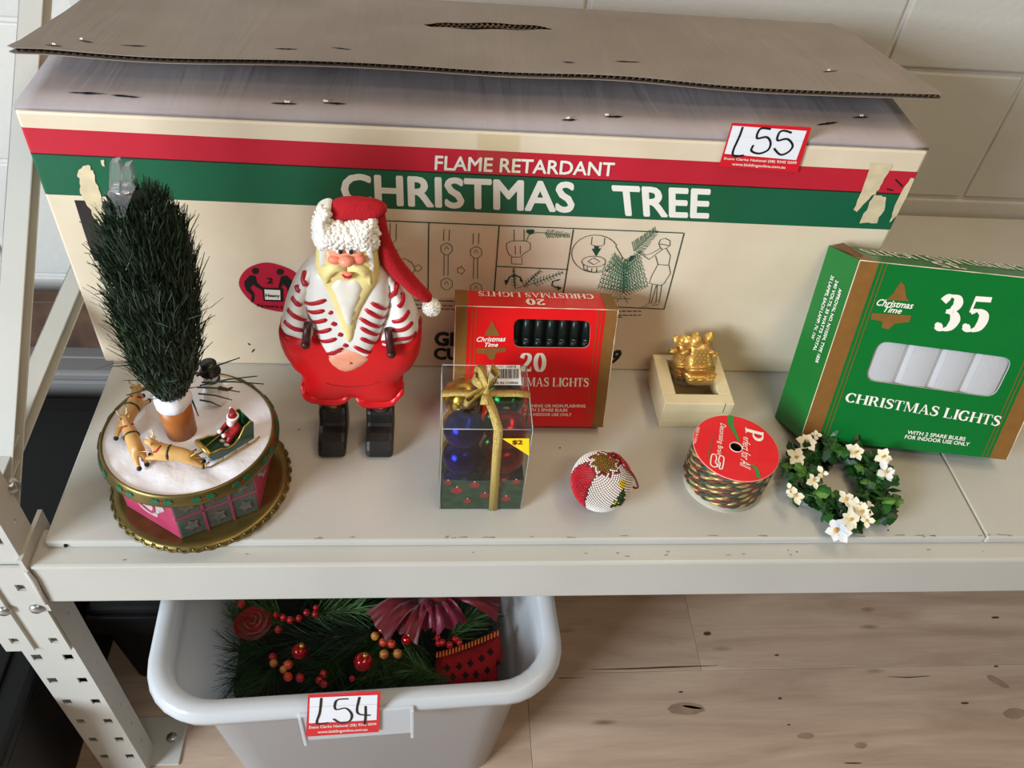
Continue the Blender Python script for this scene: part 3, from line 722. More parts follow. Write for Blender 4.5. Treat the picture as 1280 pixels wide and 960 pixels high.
figs += [D((315, 402), (335, 400), (362, 430), (364, 452), (340, 470), (318, 448)), D((335, 462), (366, 450), (360, 490), (368, 530), (350, 535), (342, 500)), D((305, 402), (320, 405), (315, 450), (300, 470), (290, 462))]
figs += [D((203, 465), (315, 468), (318, 540), (212, 535))]
flat('lift_mark_figures', figs, BP, 0.0008, ink, body, kind='stuff')
flat('lift_mark_label', [D((216, 474), (300, 478), (302, 530), (220, 528))], BP, 0.0010, white_ink, body)
write('lettering', 'Heavy', BP, None, 0.0012, ink, body, 0.03, uvq=[D((222, 518))[0], D((298, 520))[0], D((221, 496))[0], D((298, 499))[0]])
write('lettering', '2', BP, None, 0.0009, ink, body, 0.04, uvq=[D((228, 443))[0], D((262, 444))[0], D((228, 412))[0], D((262, 412))[0]])
write('lettering', "Person's Lift", BP, None, 0.0009, ink, body, 0.02, uvq=[D((178, 566))[0], D((345, 580))[0], D((178, 550))[0], D((348, 562))[0]])
# black panel print and scuffs
flat('black_print', [[BP.uv(*p) for p in ((93, 250), (150, 252), (180, 300), (182, 325), (118, 326), (106, 292))]], BP, 0.0004, M('faded_black_ink', (44, 36, 34), 0.6, noise=(50, 0.4)), body)
def jag(px, j=1.6): 
    o = []
    for a, b in zip(px, px[1:] + px[:1]):
        for k in range(4): o.append((a[0] + (b[0] - a[0]) * k / 4 + random.uniform(-j, j), a[1] + (b[1] - a[1]) * k / 4 + random.uniform(-j, j)))
    return [BP.uv(*p) for p in o]
scr = M('scuffed_board', (214, 196, 158), 0.8, noise=(80, 0.12))
flat('scuff', [jag([(97, 215), (108, 205), (116, 212), (121, 228), (126, 243), (128, 258), (134, 275), (128, 283), (118, 272), (108, 255), (100, 240), (99, 226)])], BP, 0.0007, scr, body)
flat('scuff', [jag([(126, 200), (130, 199), (131, 208), (128, 207)], 0.5)], BP, 0.0007, scr, body)
flat('scuff', [jag([(1088, 204), (1116, 206), (1104, 224), (1096, 240), (1086, 248), (1070, 264), (1066, 262), (1078, 238)], 1.0), jag([(1092, 243), (1108, 245), (1104, 262), (1095, 279), (1074, 278), (1082, 262)], 1.4), jag([(1138, 222), (1143, 223), (1121, 268), (1112, 278), (1116, 262), (1126, 240)], 0.8)], BP, 0.0007, scr, body, split=True)
for a, b in (((1119, 224), (1128, 233)), ((1108, 236), (1116, 238)), ((310, 429), (313, 431)), ((315, 440), (318, 436))): lines('scratch', [[a, b]], 0.0014, ink, body, kind=None)
flat('adhesive_tape', [[BP.uv(*p) for p in ((595, 166), (650, 168), (646, 218), (597, 215))]], BP, 0.0016, clear_film('tape_film', 0.05, (0.97, 0.95, 0.88), 0.25), body)
# lot sticker
lot_red = M('sticker_red', (214, 24, 40), 0.4); lot_white = M('sticker_white', (238, 240, 244), 0.35); marker = M('marker_black', (16, 16, 18), 0.5)
def lot(parent, pl, outer, inner, strokes, t1, t2, off, wd):
    """outer and inner are quads (bl, br, tl, tr) in the picture, laid on the surface in narrow rows"""
    def rows(px, n=14):
        q = [pl.uv(*p) for p in px]
        return [[bil(q, 0, k / n), bil(q, 1, k / n), bil(q, 1, (k + 1) / n), bil(q, 0, (k + 1) / n)] for k in range(n)]
    st = flat('lot_sticker', rows(outer), pl, off, lot_red, parent)
    flat('sticker_field', rows(inner), pl, off + 0.0003, lot_white, st)
    ps = []
    for s_ in strokes:
        uv = [pl.uv(*p) for p in s_]; ps += ribbon2(catmull(uv, 6, False), wd)
    flat('marker_writing', ps, pl, off + 0.0006, marker, st)
    write('lettering', 'Evans Clarke National (08) 9345 0099', pl, t1, off + 0.0004, white_ink, st, 0.012)
    write('lettering', 'www.biddingonline.com.au', pl, t2, off + 0.0004, white_ink, st, 0.012)
def E_(x, y): return (880 + x / 4.267, 130 + y / 4.267)
lot(body, Plane((0, YB - 0.0016, 0), (1, 0, 0), (0, 0, 1)), (E_(78, 330), E_(498, 362), E_(148, 97), E_(572, 122)), (E_(108, 262), E_(490, 296), E_(152, 112), E_(546, 140)),
    [[E_(205, 118), E_(190, 160), E_(150, 265), E_(210, 270)], [E_(355, 130), E_(298, 128), E_(280, 178), E_(330, 172), E_(352, 200), E_(340, 240), E_(290, 260), E_(250, 245), E_(262, 215)], [E_(465, 150), E_(425, 138), E_(398, 150), E_(390, 190), E_(440, 182), E_(470, 215), E_(450, 250), E_(405, 266), E_(370, 232)]],
    (E_(104, 296), E_(490, 322), E_(108, 280), E_(494, 303)), (E_(146, 328), E_(430, 346), E_(150, 309), E_(434, 327)), 0.0008, 0.0021)
# ------------------------------------------------------------------ boxes of lights
def hole_panel(name, pl, outer, holeloop, off, mat, parent):
    pts = [V(p) for p in outer] + [V(p) for p in holeloop]; n, k = len(outer), len(holeloop)
    vs, _, fs, *_z = geometry.delaunay_2d_cdt(pts, [], [list(range(n)), list(range(n, n + k))], 1, 1e-7)
    fs = [list(f) for f in fs if not inside((sum(vs[i][0] for i in f) / len(f), sum(vs[i][1] for i in f) / len(f)), holeloop)]
    return MB().add([pl.P(p[0], p[1], off) for p in vs], fs).build(name, mat, parent, recalc=False)
def rounded(q, r=0.16, n=4):
    """rounded quad, q = 4 points in order"""
    out = []
    for i in range(4):
        p = V(q[i]); a = V(q[i - 1]); b = V(q[(i + 1) % 4]); ra = min((a - p).length, (b - p).length) * r * 1.6
        p0 = p + (a - p).normalized() * ra; p1 = p + (b - p).normalized() * ra
        for k in range(n + 1):
            t = k / n; out.append(tuple((p0 * (1 - t) ** 2 + p * 2 * t * (1 - t) + p1 * t * t)[:2]))
    return out
brown_ink = M('bronze_ink', (134, 92, 44), 0.4, noise=(90, 0.08))
def light_box(o, u, v, b, name, label, col, window, stripe, s2):
    o, u, v, b = V(o), V(u), V(v), V(b)
    t = thing(name, label, 'box', o + u * 0.5 + b)
    W, Hh = u.length, v.length
    pl = Plane(o, u, v); tp = Plane(o + v, u, b); sp_ = Plane(o + b, -b, v)
    mc = M(name + '_card', col, 0.33, noise=(25, 0.04), coat=0.15)
    mb = MB(); oi = 0.0004
    A = [o, o + u, o + u + v, o + v]; Bk = [p + b for p in A]
    mb.quad(*Bk); mb.quad(A[0], A[1], Bk[1], Bk[0]); mb.quad(A[1], A[2], Bk[2], Bk[1]); mb.quad(A[2], A[3], Bk[3], Bk[2]); mb.quad(A[3], A[0], Bk[0], Bk[3])
    body = mb.build('carton', mc, t, recalc=False)
    def uvq(p): return (pl.uv(*p))
    # the real front corners in plane coordinates (the box is slightly skewed)
    cor = [((p - pl.o).dot(pl.u), (p - pl.o).dot(pl.v)) for p in A]
    win = rounded([uvq(p) for p in window])
    hole_panel('front_panel', pl, cor, win, 0.0, mc, t)
    cw = MB()
    for a, c in zip(win, win[1:] + win[:1]): cw.quad(pl.P(*a, 0.0), pl.P(*c, 0.0), pl.P(*c, -0.0012), pl.P(*a, -0.0012))
    cw.build('window_edge', M('card_edge', (214, 206, 190), 0.8), t, recalc=False)
    def front(a, c): return tuple(cor[0][i] * (1 - a) * (1 - c) + cor[1][i] * a * (1 - c) + cor[2][i] * a * c + cor[3][i] * (1 - a) * c for i in (0, 1))
    def topq(a, c):
        p = A[3] * (1 - a) + A[2] * a + b * c; return ((p - tp.o).dot(tp.u), (p - tp.o).dot(tp.v))
    st = []
    for a0, a1 in stripe: st.append([front(a0, 0), front(a1, 0), front(a1, 1), front(a0, 1)])
    flat('bronze_stripe', st, pl, 0.0004, brown_ink, t, split=True)
    ln = []
    for a in s2: ln.append([front(a, 0), front(a + 0.004, 0), front(a + 0.004, 1), front(a, 1)])
    flat('bronze_line', ln, pl, 0.0004, brown_ink, t, split=True)
    tn = 1 if tp.n.z > 0 else -1
    flat('bronze_stripe', [[topq(a0, 0), topq(a1, 0), topq(a1, 1), topq(a0, 1)] for a0, a1 in stripe], tp, 0.0004 * tn, brown_ink, t, split=True)
    for p, q in ((A[3], A[2]), (A[0], A[3]), (A[1], A[2])):
        we = MB().tube([p + (q - p) * k / 20 + pl.n * 0.0002 for k in range(21)], [random.choice((0.0003, 0.0005, 0.0006)) for k in range(21)], 5)
        we.build('worn_edge', M('worn_edge', (222, 204, 176), 0.8), t)
    return t, pl, tp, sp_, front, topq, A, tn
R_o, R_u, R_v, R_b = (0.02759, 0.13991, 0.01065), (0.16514, -0.00043, 0), (-0.00064, 0.03836, 0.13586), (0.00015, 0.03772, -0.01065)
def K(x, y): return (560 + x / 5.055, 350 + y / 5.055)
t, pl, tp, sp_, fr, tq, A, tn = light_box(R_o, R_u, R_v, R_b, 'christmas_lights_box_red', 'red box of 20 christmas lights leaning behind the bauble pack', (222, 22, 24),
    [K(414, 425), K(893, 430), K(900, 258), K(416, 245)], [(0, 0.075), (0.925, 1)], [0.10, 0.125, 0.875, 0.9])
t.name = 'christmas_lights_box'
# bulbs on their tray behind the window
traym = M('dark_green_plastic', (22, 34, 28), 0.35); silver = M('silver_tip', (190, 192, 190), 0.3, metal=0.7)
wl = pl.uv(*K(414, 335)); wr = pl.uv(*K(898, 335)); wt = pl.uv(*K(655, 250)); wb = pl.uv(*K(655, 428))
tray = MB().add([pl.P(wl[0] - 0.006, wb[1] - 0.004, -0.018), pl.P(wr[0] + 0.006, wb[1] - 0.004, -0.018), pl.P(wr[0] + 0.006, wt[1] + 0.004, -0.018), pl.P(wl[0] - 0.006, wt[1] + 0.004, -0.018)], [(0, 1, 2, 3)]).build('tray', traym, t, recalc=False)
for k in range(7):
    a = wl[0] + 0.002 + (wr[0] - wl[0] - 0.004) * (k + 0.0) / 6.0
    m_ = MB(); p0 = pl.P(a, wt[1] + 0.002, -0.010); p1 = pl.P(a, wb[1] + 0.0075, -0.008); p2 = pl.P(a, wb[1] - 0.004, -0.008)
    m_.tube([p0, p1], [0.0044, 0.0048], 12)
    bl = m_.build('bulb_holder', traym, t)
    MB().tube([p1, p1 + (p2 - p1) * 0.14], [0.0036, 0.003], 10).build('bulb_tip', silver, bl)
    MB().tube([p1 + (p2 - p1) * 0.14, p2], [0.0042, 0.0042], 12).build('bulb_socket', traym, bl)
win = [pl.uv(*p) for p in (K(414, 425), K(893, 430), K(900, 258), K(416, 245))]
flat('window_film', [win], pl, -0.0006, clear_film('window_film', 0.03), t)
wi = M('white_print', (246, 240, 226), 0.4)
write('lettering', '', pl, (K(452, 575), K(620, 577), K(455, 460), K(622, 462)), 0.0006, wi, t, polys=serif('20'))
write('lettering', '', pl, (K(255, 668), K(888, 672), K(258, 612), K(890, 618)), 0.0006, wi, t, polys=serif('CHRISTMAS LIGHTS'))
write('lettering', 'FLASHING OR NON-FLASHING', pl, (K(470, 803), K(868, 804), K(470, 783), K(868, 784)), 0.0006, wi, t, 0.02)
write('lettering', 'WITH 2 SPARE BULBS', pl, (K(480, 828), K(755, 830), K(480, 809), K(755, 811)), 0.0006, wi, t, 0.02)
write('lettering', 'FOR INDOOR USE ONLY', pl, (K(478, 856), K(780, 858), K(478, 838), K(781, 840)), 0.0006, wi, t, 0.02)
bell = [K(*p) for p in ((280, 255), (296, 290), (318, 330), (328, 352), (232, 350), (245, 320), (262, 290))]
bell2 = [K(*p) for p in ((180, 432), (366, 428), (368, 452), (315, 456), (298, 468), (298, 492), (275, 506), (250, 492), (248, 468), (180, 460))]
flat('bell_mark', [[pl.uv(*p) for p in bell], [pl.uv(*p) for p in bell2]], pl, 0.0005, brown_ink, t, split=True)
write('lettering', 'Christmas', pl, (K(180, 388), K(364, 386), K(182, 358), K(366, 354)), 0.0007, wi, t, 0.02, 0.3)
write('lettering', 'Time', pl, (K(232, 421), K(316, 420), K(234, 394), K(318, 393)), 0.0007, wi, t, 0.02, 0.3)
q = [tq(0.875, 0.93), tq(0.145, 0.93), tq(0.875, 0.62), tq(0.145, 0.62)]
write('lettering', '', tp, None, 0.0006 * tn, wi, t, polys=serif('CHRISTMAS LIGHTS'), uvq=q)
write('lettering', '', tp, None, 0.0006 * tn, wi, t, polys=serif('20'), uvq=[tq(0.555, 0.52), tq(0.435, 0.52), tq(0.555, 0.15), tq(0.435, 0.15)])
# green box
G_o, G_u, G_v, G_b = (0.41034, 0.11956, 0.01703), (0.22828, -0.02855, 0), (0.01879, 0.06961, 0.19215), (-0.01038, 0.04749, -0.01703)
def Q(x, y): return (1080 + x / 3.31, 290 + y / 3.31)
t, pl, tp, sp_, fr, tq, A, tn = light_box(G_o, G_u, G_v, G_b, 'christmas_lights_box_green', 'large green box of 35 christmas lights leaning beside the flower wreath', (10, 112, 44),
    [(1080, 475), (1243, 497), (1267, 448), (1098, 426)], [(0, 0.085), (0.915, 1)], [0.10, 0.118, 0.878, 0.896])
t.name = 'christmas_lights_box'
cw = [pl.uv(*p) for p in ((1080, 475), (1243, 497), (1267, 448), (1098, 426))]
tr = MB(); frost = M('frosted_tray', (206, 206, 208), 0.5, bump=(40, 0.5))
nb = 4
for k in range(nb):
    a0, a1 = k / nb, (k + 1) / nb
    def c_(a, d): return tuple((cw[0][i] * (1 - a) + cw[1][i] * a) * (1 - d) + (cw[3][i] * (1 - a) + cw[2][i] * a) * d for i in (0, 1))
    m_ = MB()
    n = 8
    for e in range(n):
        x0 = a0 - 0.03 * (k == 0) + (a1 - a0 + 0.03 * (k in (0, 3))) * e / n; x1 = a0 - 0.03 * (k == 0) + (a1 - a0 + 0.03 * (k in (0, 3))) * (e + 1) / n
        h0 = -0.0055 + 0.0035 * math.sin(PI * e / n) ** 0.5; h1 = -0.0055 + 0.0035 * math.sin(PI * (e + 1) / n) ** 0.5
        m_.add([pl.P(*c_(x0, -0.08), h0), pl.P(*c_(x1, -0.08), h1), pl.P(*c_(x1, 1.08), h1), pl.P(*c_(x0, 1.08), h0)], [(0, 1, 2, 3)], 0, True)
    m_.build('tray_cell', frost, t, recalc=False)
flat('window_film', [cw], pl, -0.0008, clear_film('window_film', 0.03), t)
write('lettering', '', pl, (Q(284, 405), Q(500, 412), Q(322, 255), Q(540, 270)), 0.0006, wi, t, polys=serif('35'))
write('lettering', '', pl, (Q(-82, 700), Q(556, 803), Q(-70, 663), Q(572, 762)), 0.0006, wi, t, polys=serif('CHRISTMAS LIGHTS'))
write('lettering', 'WITH 2 SPARE BULBS', pl, (Q(176, 834), Q(416, 863), Q(182, 819), Q(422, 848)), 0.0006, wi, t, 0.02)
write('lettering', 'FOR INDOOR USE ONLY', pl, (Q(166, 853), Q(432, 885), Q(172, 838), Q(438, 870)), 0.0006, wi, t, 0.02)
flat('bell_mark', [[pl.uv(*p) for p in (Q(155, 205), Q(168, 222), Q(175, 270), Q(185, 285), Q(92, 280), Q(120, 255), Q(140, 222))], [pl.uv(*p) for p in (Q(32, 335), Q(196, 345), Q(186, 372), Q(130, 378), Q(100, 402), Q(72, 395), Q(76, 370), Q(28, 360))]], pl, 0.0005, brown_ink, t, split=True)
write('lettering', 'Christmas', pl, (Q(48, 303), Q(200, 318), Q(58, 275), Q(208, 290)), 0.0007, wi, t, 0.02, 0.3)
write('lettering', 'Time', pl, (Q(78, 330), Q(152, 338), Q(86, 306), Q(160, 314)), 0.0007, wi, t, 0.02, 0.3)
write('lettering', '', tp, None, 0.0006 * tn, wi, t, polys=serif('CHRISTMAS LIGHTS'), uvq=[tq(0.88, 0.93), tq(0.12, 0.93), tq(0.88, 0.55), tq(0.12, 0.55)])
write('lettering', '', tp, None, 0.0006 * tn, wi, t, polys=serif('35'), uvq=[tq(0.50, 0.5), tq(0.38, 0.5), tq(0.50, 0.12), tq(0.38, 0.12)])
A0, A3 = V(G_o), V(G_o) + V(G_v); sb = V(G_b)
SPl = Plane(A0 + sb, -sb, V(G_v)); sn = 1 if SPl.n.dot(CAM - A0) > 0 else -1
def sq(a, c):
    p = A0 + sb * (1 - a) + V(G_v) * c - SPl.o; return (p.dot(SPl.u), p.dot(SPl.v))
for i, s_ in enumerate(('APPROVAL NO. N/10304, TYPE 183R', '240 VOLTS, 35 WATTS TOTAL', '35 LAMPS, EACH LAMP: 7V, 1W')):
    a0 = 0.80 - 0.17 * i; L0 = (0.83, 0.86, 0.87)[i]; L1 = (0.42, 0.47, 0.52)[i]
    write('lettering', s_, SPl, None, 0.0007 * sn, wi, t, 0.02, uvq=[sq(a0 - 0.11, L0), sq(a0 - 0.11, L1), sq(a0, L0), sq(a0, L1)])
# open crushed tab at the top left corner
MB().add([A3 + sb * 0.1 + V((0.004, 0, 0)), A3 + V(G_u) * 0.075 + sb * 0.35, A3 + V(G_u) * 0.05 + sb * 0.95 + V((0, 0, 0.006)), A3 + sb * 0.85 + V((-0.002, 0, 0.003))], [(0, 1, 2, 3)]).build('torn_tab', M('brown_board', (120, 86, 52), 0.7), t, recalc=False)
# ------------------------------------------------------------------ resin santa
SPn = Plane((0, 0.135, 0), (1, 0, 0), (0, 0, 1)); SPn.k = 0.72
sa = thing('santa_figure', 'flat resin santa ornament with striped shirt and red trousers standing before the carton', 'ornament', (-0.073, 0.135, 0))
red_p = M('santa_red_paint', (206, 18, 24), 0.35, noise=(30, 0.05)); white_p = M('santa_white_paint', (236, 230, 222), 0.4, noise=(40, 0.03))
stripe_m = M('stripe_red', (176, 20, 34), 0.4); flesh = M('santa_flesh', (240, 172, 136), 0.45, rgb2=(226, 138, 110), noise=(60, 0.1)); brown_b = M('brace_brown', (66, 24, 24), 0.4)
felt = M('red_felt', (170, 8, 22), 0.9, bump=(400, 0.4)); fleece = M('white_fleece', (232, 226, 214), 0.95, sheen=0.4); beard_y = M('beard_cream', (232, 212, 140), 0.45, noise=(50, 0.05)); beard_w = M('beard_white', (226, 218, 202), 0.5, noise=(60, 0.04))
pants = Relief(SPn, [(350, 409), (347.5, 422), (352, 440), (363, 459), (377, 474), (376, 486), (383, 499), (402, 504), (425, 504), (439, 498), (450, 505), (469, 507.5), (490, 505), (501, 498), (503.5, 484), (501, 475), (514, 463), (523.5, 445), (527, 422), (525.5, 409), (516, 420), (480, 415), (440, 410), (400, 415), (360, 420)], 0.004, 0.019, 0.03)
pants.build('trousers', red_p, sa, back=-0.004, double=True)
Relief(SPn, [(377, 483), (386, 490), (405, 494), (425, 495), (438, 491), (440, 498), (426, 505.5), (402, 505.5), (382, 500), (375, 491)], 0.010, 0.012, 0.006).build('cuff', red_p, sa, back=-0.006)
Relief(SPn, [(441, 497), (448, 495), (468, 498), (490, 496), (502, 489), (504, 496), (491, 507), (469, 509.5), (450, 507)], 0.010, 0.012, 0.006).build('cuff', red_p, sa, back=-0.006)
pants.stripe('crease', [(405, 478), (420, 482), (440, 483.5), (460, 481.5), (474, 477)], 0.0014, M('crease_red', (150, 12, 18), 0.5), sa)
belly = Relief(SPn, [(406, 446), (414, 458), (424, 464), (433, 466), (446, 463), (458, 456), (466, 446), (450, 436), (434, 434), (418, 438)], 0.017, 0.0085, 0.012); belly.build('belly', flesh, sa)
MB().sphere(SPn.at(437, 454, 0.0262), 0.0017, 8, 6).build('navel', M('navel_pink', (222, 130, 104), 0.5), sa)
shirt = Relief(SPn, [(398, 330), (384, 342), (378, 372), (386, 400), (397, 426), (408, 450), (421, 445), (434.5, 438.5), (450, 445), (464.5, 453), (471, 436), (480, 410), (489, 380), (487, 345), (474, 332), (440, 322)], 0.006, 0.022, 0.02); 
sh_o = shirt.build('shirt_front', white_p, sa, back=-0.012)
sl = Relief(SPn, [(397, 333), (383, 338), (369, 355), (357, 381), (350.5, 409), (357, 418), (381, 425), (392, 426), (388, 405), (385, 385), (388, 362)], 0.008, 0.016, 0.016); sl_o = sl.build('sleeve', white_p, sa, back=-0.012)
sr = Relief(SPn, [(474, 332), (487, 343), (499, 360), (511, 381), (519, 397), (523, 414), (514, 428), (490, 432), (472, 436), (476, 415), (484, 392), (486, 365)], 0.008, 0.016, 0.016); sr_o = sr.build('sleeve', white_p, sa, back=-0.012)
W_ = 0.0062
def d_(x, y): return (280 + x / 4.267, 250 + y / 4.267)
for R_, ro, ls in ((sl, sl_o, [[d_(432, 392), d_(425, 430), d_(450, 456), d_(510, 464)], [d_(388, 455), d_(395, 480), d_(404, 488)], [d_(362, 515), d_(385, 548), d_(412, 566)], [d_(338, 580), d_(370, 615), d_(438, 643)], [d_(322, 640), d_(350, 672), d_(428, 697)]]),
                   (shirt, sh_o, [[d_(418, 530), d_(545, 532)], [d_(444, 594), d_(535, 588)], [d_(458, 645), d_(548, 636)], [d_(478, 698), d_(572, 686)], [d_(502, 748), d_(600, 738)], [d_(516, 802), d_(632, 788)], [d_(560, 596), d_(578, 606)], [d_(574, 654), d_(600, 668)], [d_(608, 714), d_(634, 722)], [d_(636, 770), d_(662, 780)],
                        [d_(784, 546), d_(908, 580)], [d_(752, 580), d_(890, 624)], [d_(724, 628), d_(858, 666)], [d_(728, 678), d_(838, 714)], [d_(728, 734), d_(814, 762)], [d_(694, 778), d_(800, 812)]]),
                   (sr, sr_o, [[d_(815, 515), d_(870, 522), d_(910, 495), d_(920, 455)], [d_(930, 572), d_(950, 540), d_(948, 508)], [d_(896, 650), d_(950, 638), d_(985, 590)], [d_(895, 694), d_(960, 690), d_(1005, 648)], [d_(840, 758), d_(920, 745), d_(985, 735), d_(1028, 705)]])):
    for s_ in ls: R_.stripe('stripe', s_, W_ * 0.85, stripe_m, ro)
for a, b in (((447, 660), (436, 765)), ((874, 690), (893, 815))):
    a = SPn.uv(*d_(*a), 0.027); b = SPn.uv(*d_(*b), 0.027)
    o_ = MB().tube([SPn.P(*a, 0.026), SPn.P((a[0] + b[0]) / 2, (a[1] + b[1]) / 2, 0.0295), SPn.P(*b, 0.028)], [0.0036, 0.0038, 0.0040], 10).build('brace', brown_b, sa)
    MB().sphere(SPn.P(*b, 0.029), 0.0046, 12, 8).build('brace_button', brown_b, o_)
beard = Relief(SPn, [(394, 326), (396, 343), (403, 357), (411, 376), (418, 393), (426, 414), (436, 432), (444, 424), (448.5, 408), (453, 392), (465, 369), (474.5, 350), (473.5, 333), (468, 308), (450, 300), (402, 302)], 0.020, 0.013, 0.012); bo = beard.build('beard', beard_y, sa, back=0.002)
Relief(SPn, [(413, 356), (424, 347), (434, 350), (444, 347), (454, 358), (451, 372), (445, 388), (441, 404), (436.5, 416), (431, 404), (424, 386), (417, 368)], 0.031, 0.005, 0.008).build('beard_front', beard_w, bo)
Relief(SPn, [(401, 308), (409, 308), (411, 322), (408, 332), (404, 340), (400, 332), (399, 320)], 0.031, 0.003, 0.005).build('sideburn', beard_w, bo)
Relief(SPn, [(458, 312), (464, 312), (467, 326), (467, 338), (463, 344), (461, 336), (458, 325)], 0.031, 0.003, 0.005).build('sideburn', beard_w, bo)
fa = Relief(SPn, [(410, 306), (455, 306), (456, 320), (454, 330), (444, 332), (434, 331), (422, 331), (412, 325)], 0.030, 0.007, 0.008); fo = fa.build('face', flesh, sa)
MB().sphere(SPn.at(433, 326.5, 0.040), 0.0058, 14, 10, (1.15, 1, 0.85)).build('nose', M('santa_nose', (238, 146, 116), 0.4), fo)
for x in (418.5, 448.5): MB().sphere(SPn.at(x, 324.5, 0.036), 0.0056, 12, 8, (1.1, 0.7, 0.75)).build('cheek', M('santa_cheek', (232, 130, 104), 0.45), fo)
for x, y in ((424.6, 314.5), (437.8, 314.8)):
    e_ = MB().sphere(SPn.at(x, y, 0.0368), 0.0026, 10, 8, (1.2, 0.6, 0.7)).build('eye', M('eye_white', (235, 232, 226), 0.3), fo)
    MB().sphere(SPn.at(x + 1, y + 0.3, 0.0385), 0.0020, 10, 8).build('pupil', marker, e_)
for px in ([(432, 336), (424, 331), (414, 331), (406, 337), (404, 346), (407, 357), (414, 347), (424, 341), (432, 342)], [(434, 336), (442, 331), (452, 332), (459, 338), (462, 347), (462, 358), (456, 350), (446, 342), (435, 342)]):
    Relief(SPn, px, 0.034, 0.006, 0.006).build('moustache', beard_y, fo)
MB().sphere(SPn.at(434, 344, 0.036), 0.0048, 12, 8, (1.1, 0.8, 0.8)).build('chin', flesh, fo)
MB().tube([SPn.at(*p, 0.0405) for p in ((427.5, 343.5), (431, 346), (436, 346.3), (440.5, 344))], [0.0005, 0.0011, 0.0011, 0.0005], 8).build('mouth', stripe_m, fo)
# hat of felt with fleece trim
ht = Relief(SPn, [(412, 277), (412.5, 262), (420, 256), (435, 253.3), (456, 254.5), (473, 258), (483.5, 266), (478, 273), (468, 278), (440, 279)], 0.014, 0.016, 0.02); ho = ht.build('hat', felt, sa, back=0.006)
Relief(SPn, [(462, 270), (473, 264), (480, 270), (486, 297), (497, 322), (512, 343), (530, 363), (540, 375), (533, 380), (515, 371), (495, 353), (480, 338), (474, 325), (473, 300), (469, 284)], 0.012, 0.010, 0.010).build('hat_tail', felt, ho, back=0.006)
fz = MB()
FO = Relief(SPn, [(394, 270), (404, 262), (413, 263), (414, 276), (440, 276), (466, 274), (470, 284), (474, 300), (470, 311), (456, 312), (440, 310), (425, 311), (410, 310), (397, 309), (391, 292)], 0.018, 0.022, 0.016)
FO.build('fur_core', fleece, ho, back=0.004)
us = [p[0] for p in FO.out]; vs_ = [p[1] for p in FO.out]
for k in range(900):
    p = (random.uniform(min(us), max(us)), random.uniform(min(vs_), max(vs_)))
    if FO.dist(p) > -0.0005: fz.sphere(SPn.P(*p, FO.h(p) - 0.0005 + random.uniform(0, 0.001)), random.uniform(0.0015, 0.0026), 6, 5)
fz.build('fur_trim', fleece, ho, kind='stuff')
pp = SPn.at(539.5, 384, 0.008); pm = MB().sphere(pp, 0.0072, 16, 10)
for k in range(700):
    d = V((random.gauss(0, 1), random.gauss(0, 1), random.gauss(0, 1))).normalized(); needles(pm, pp + d * 0.0065, d, 0.0026, 0.0007, 0.5)
pm.build('pompom', fleece, ho, recalc=False)
# legs and clogs
boot = M('black_clog', (34, 32, 32), 0.38, noise=(60, 0.2), bump=(150, 0.2)); bare = M('wooden_peg', (222, 200, 176), 0.6)
for px in (414.5, 474.0):
    c0 = onZ(px, 573, 0.004); x = c0.x; wd = 0.0285
    prof = [(0.100, 0.000), (0.0985, 0.004), (0.100, 0.012), (0.107, 0.019), (0.116, 0.0225), (0.124, 0.0235), (0.1265, 0.026), (0.129, 0.036), (0.134, 0.041), (0.152, 0.042), (0.156, 0.036), (0.156, 0.0)]
    mb = MB(); mb.prism([(x - wd / 2, y + 0.002, z) for y, z in prof], (wd, 0, 0))
    s_ = mb.build('clog', boot, sa, bevel=0.0045)
    MB().lathe([(0.0045, 0.012), (0.0045, 0.062)], (x + 0.001, 0.137, 0), 12).build('leg', bare, sa)
    MB().lathe([(0.0085, 0.0405), (0.0085, 0.0432), (0.0045, 0.0432)], (x + 0.001, 0.138, 0), 16).build('clog_opening', M('clog_inside', (70, 52, 44), 0.7), s_)
# ------------------------------------------------------------------ musical drum with tree
DC = V((-0.221, 0.070, 0.0)); ZD = 0.078
gold = M('antique_gold', (112, 96, 52), 0.36, metal=0.7, noise=(35, 0.3)); snow_m = M('glitter_snow', (236, 233, 238), 0.6, bump=(70, 0.7), noise=(30, 0.03))
gribb = M('rose_gift_ribbon', (150, 62, 84), 0.4); gpink = M('pink_gift_paper', (172, 58, 90), 0.35, noise=(60, 0.12)); ggreen = M('green_gift_paper', (58, 82, 64), 0.4, rgb2=(92, 84, 84), noise=(120, 0.2)); silverp = M('silver_print', (176, 160, 158), 0.4, noise=(150, 0.3))
mu = thing('musical_tree_drum', 'round gold-rimmed musical drum with snowy top, little sleigh scene and green bristle tree', 'ornament', tuple(DC))
MB().lathe([(0.0, 0.0), (0.080, 0.0), (0.0845, 0.003), (0.0845, 0.006), (0.0805, 0.0095), (0.076, 0.0085), (0.070, 0.0065), (0.0, 0.0065)], DC, 144, wob=None).build('base_plate', gold, mu)
for k in range(44):
    th = 2 * PI * k / 44; c0 = DC + V((math.cos(th), math.sin(th), 0)) * 0.0825 + V((0, 0, 0.004)); tv = V((-math.sin(th), math.cos(th), 0)); rv = V((math.cos(th), math.sin(th), 0))
    MB().tube([c0 + tv * 0.0052 * math.cos(a) + rv * 0.0030 * math.sin(a) + V((0, 0, 0.0035 - 0.003 * math.sin(a))) for a in [PI * i / 6 for i in range(7)]], 0.0011, 6).build('scallop', gold, mu)
HX = [DC + V((math.cos(math.radians(a)), math.sin(math.radians(a)), 0)) * 0.0725 for a in (-94, -32, 28, 88, 148, 208)]
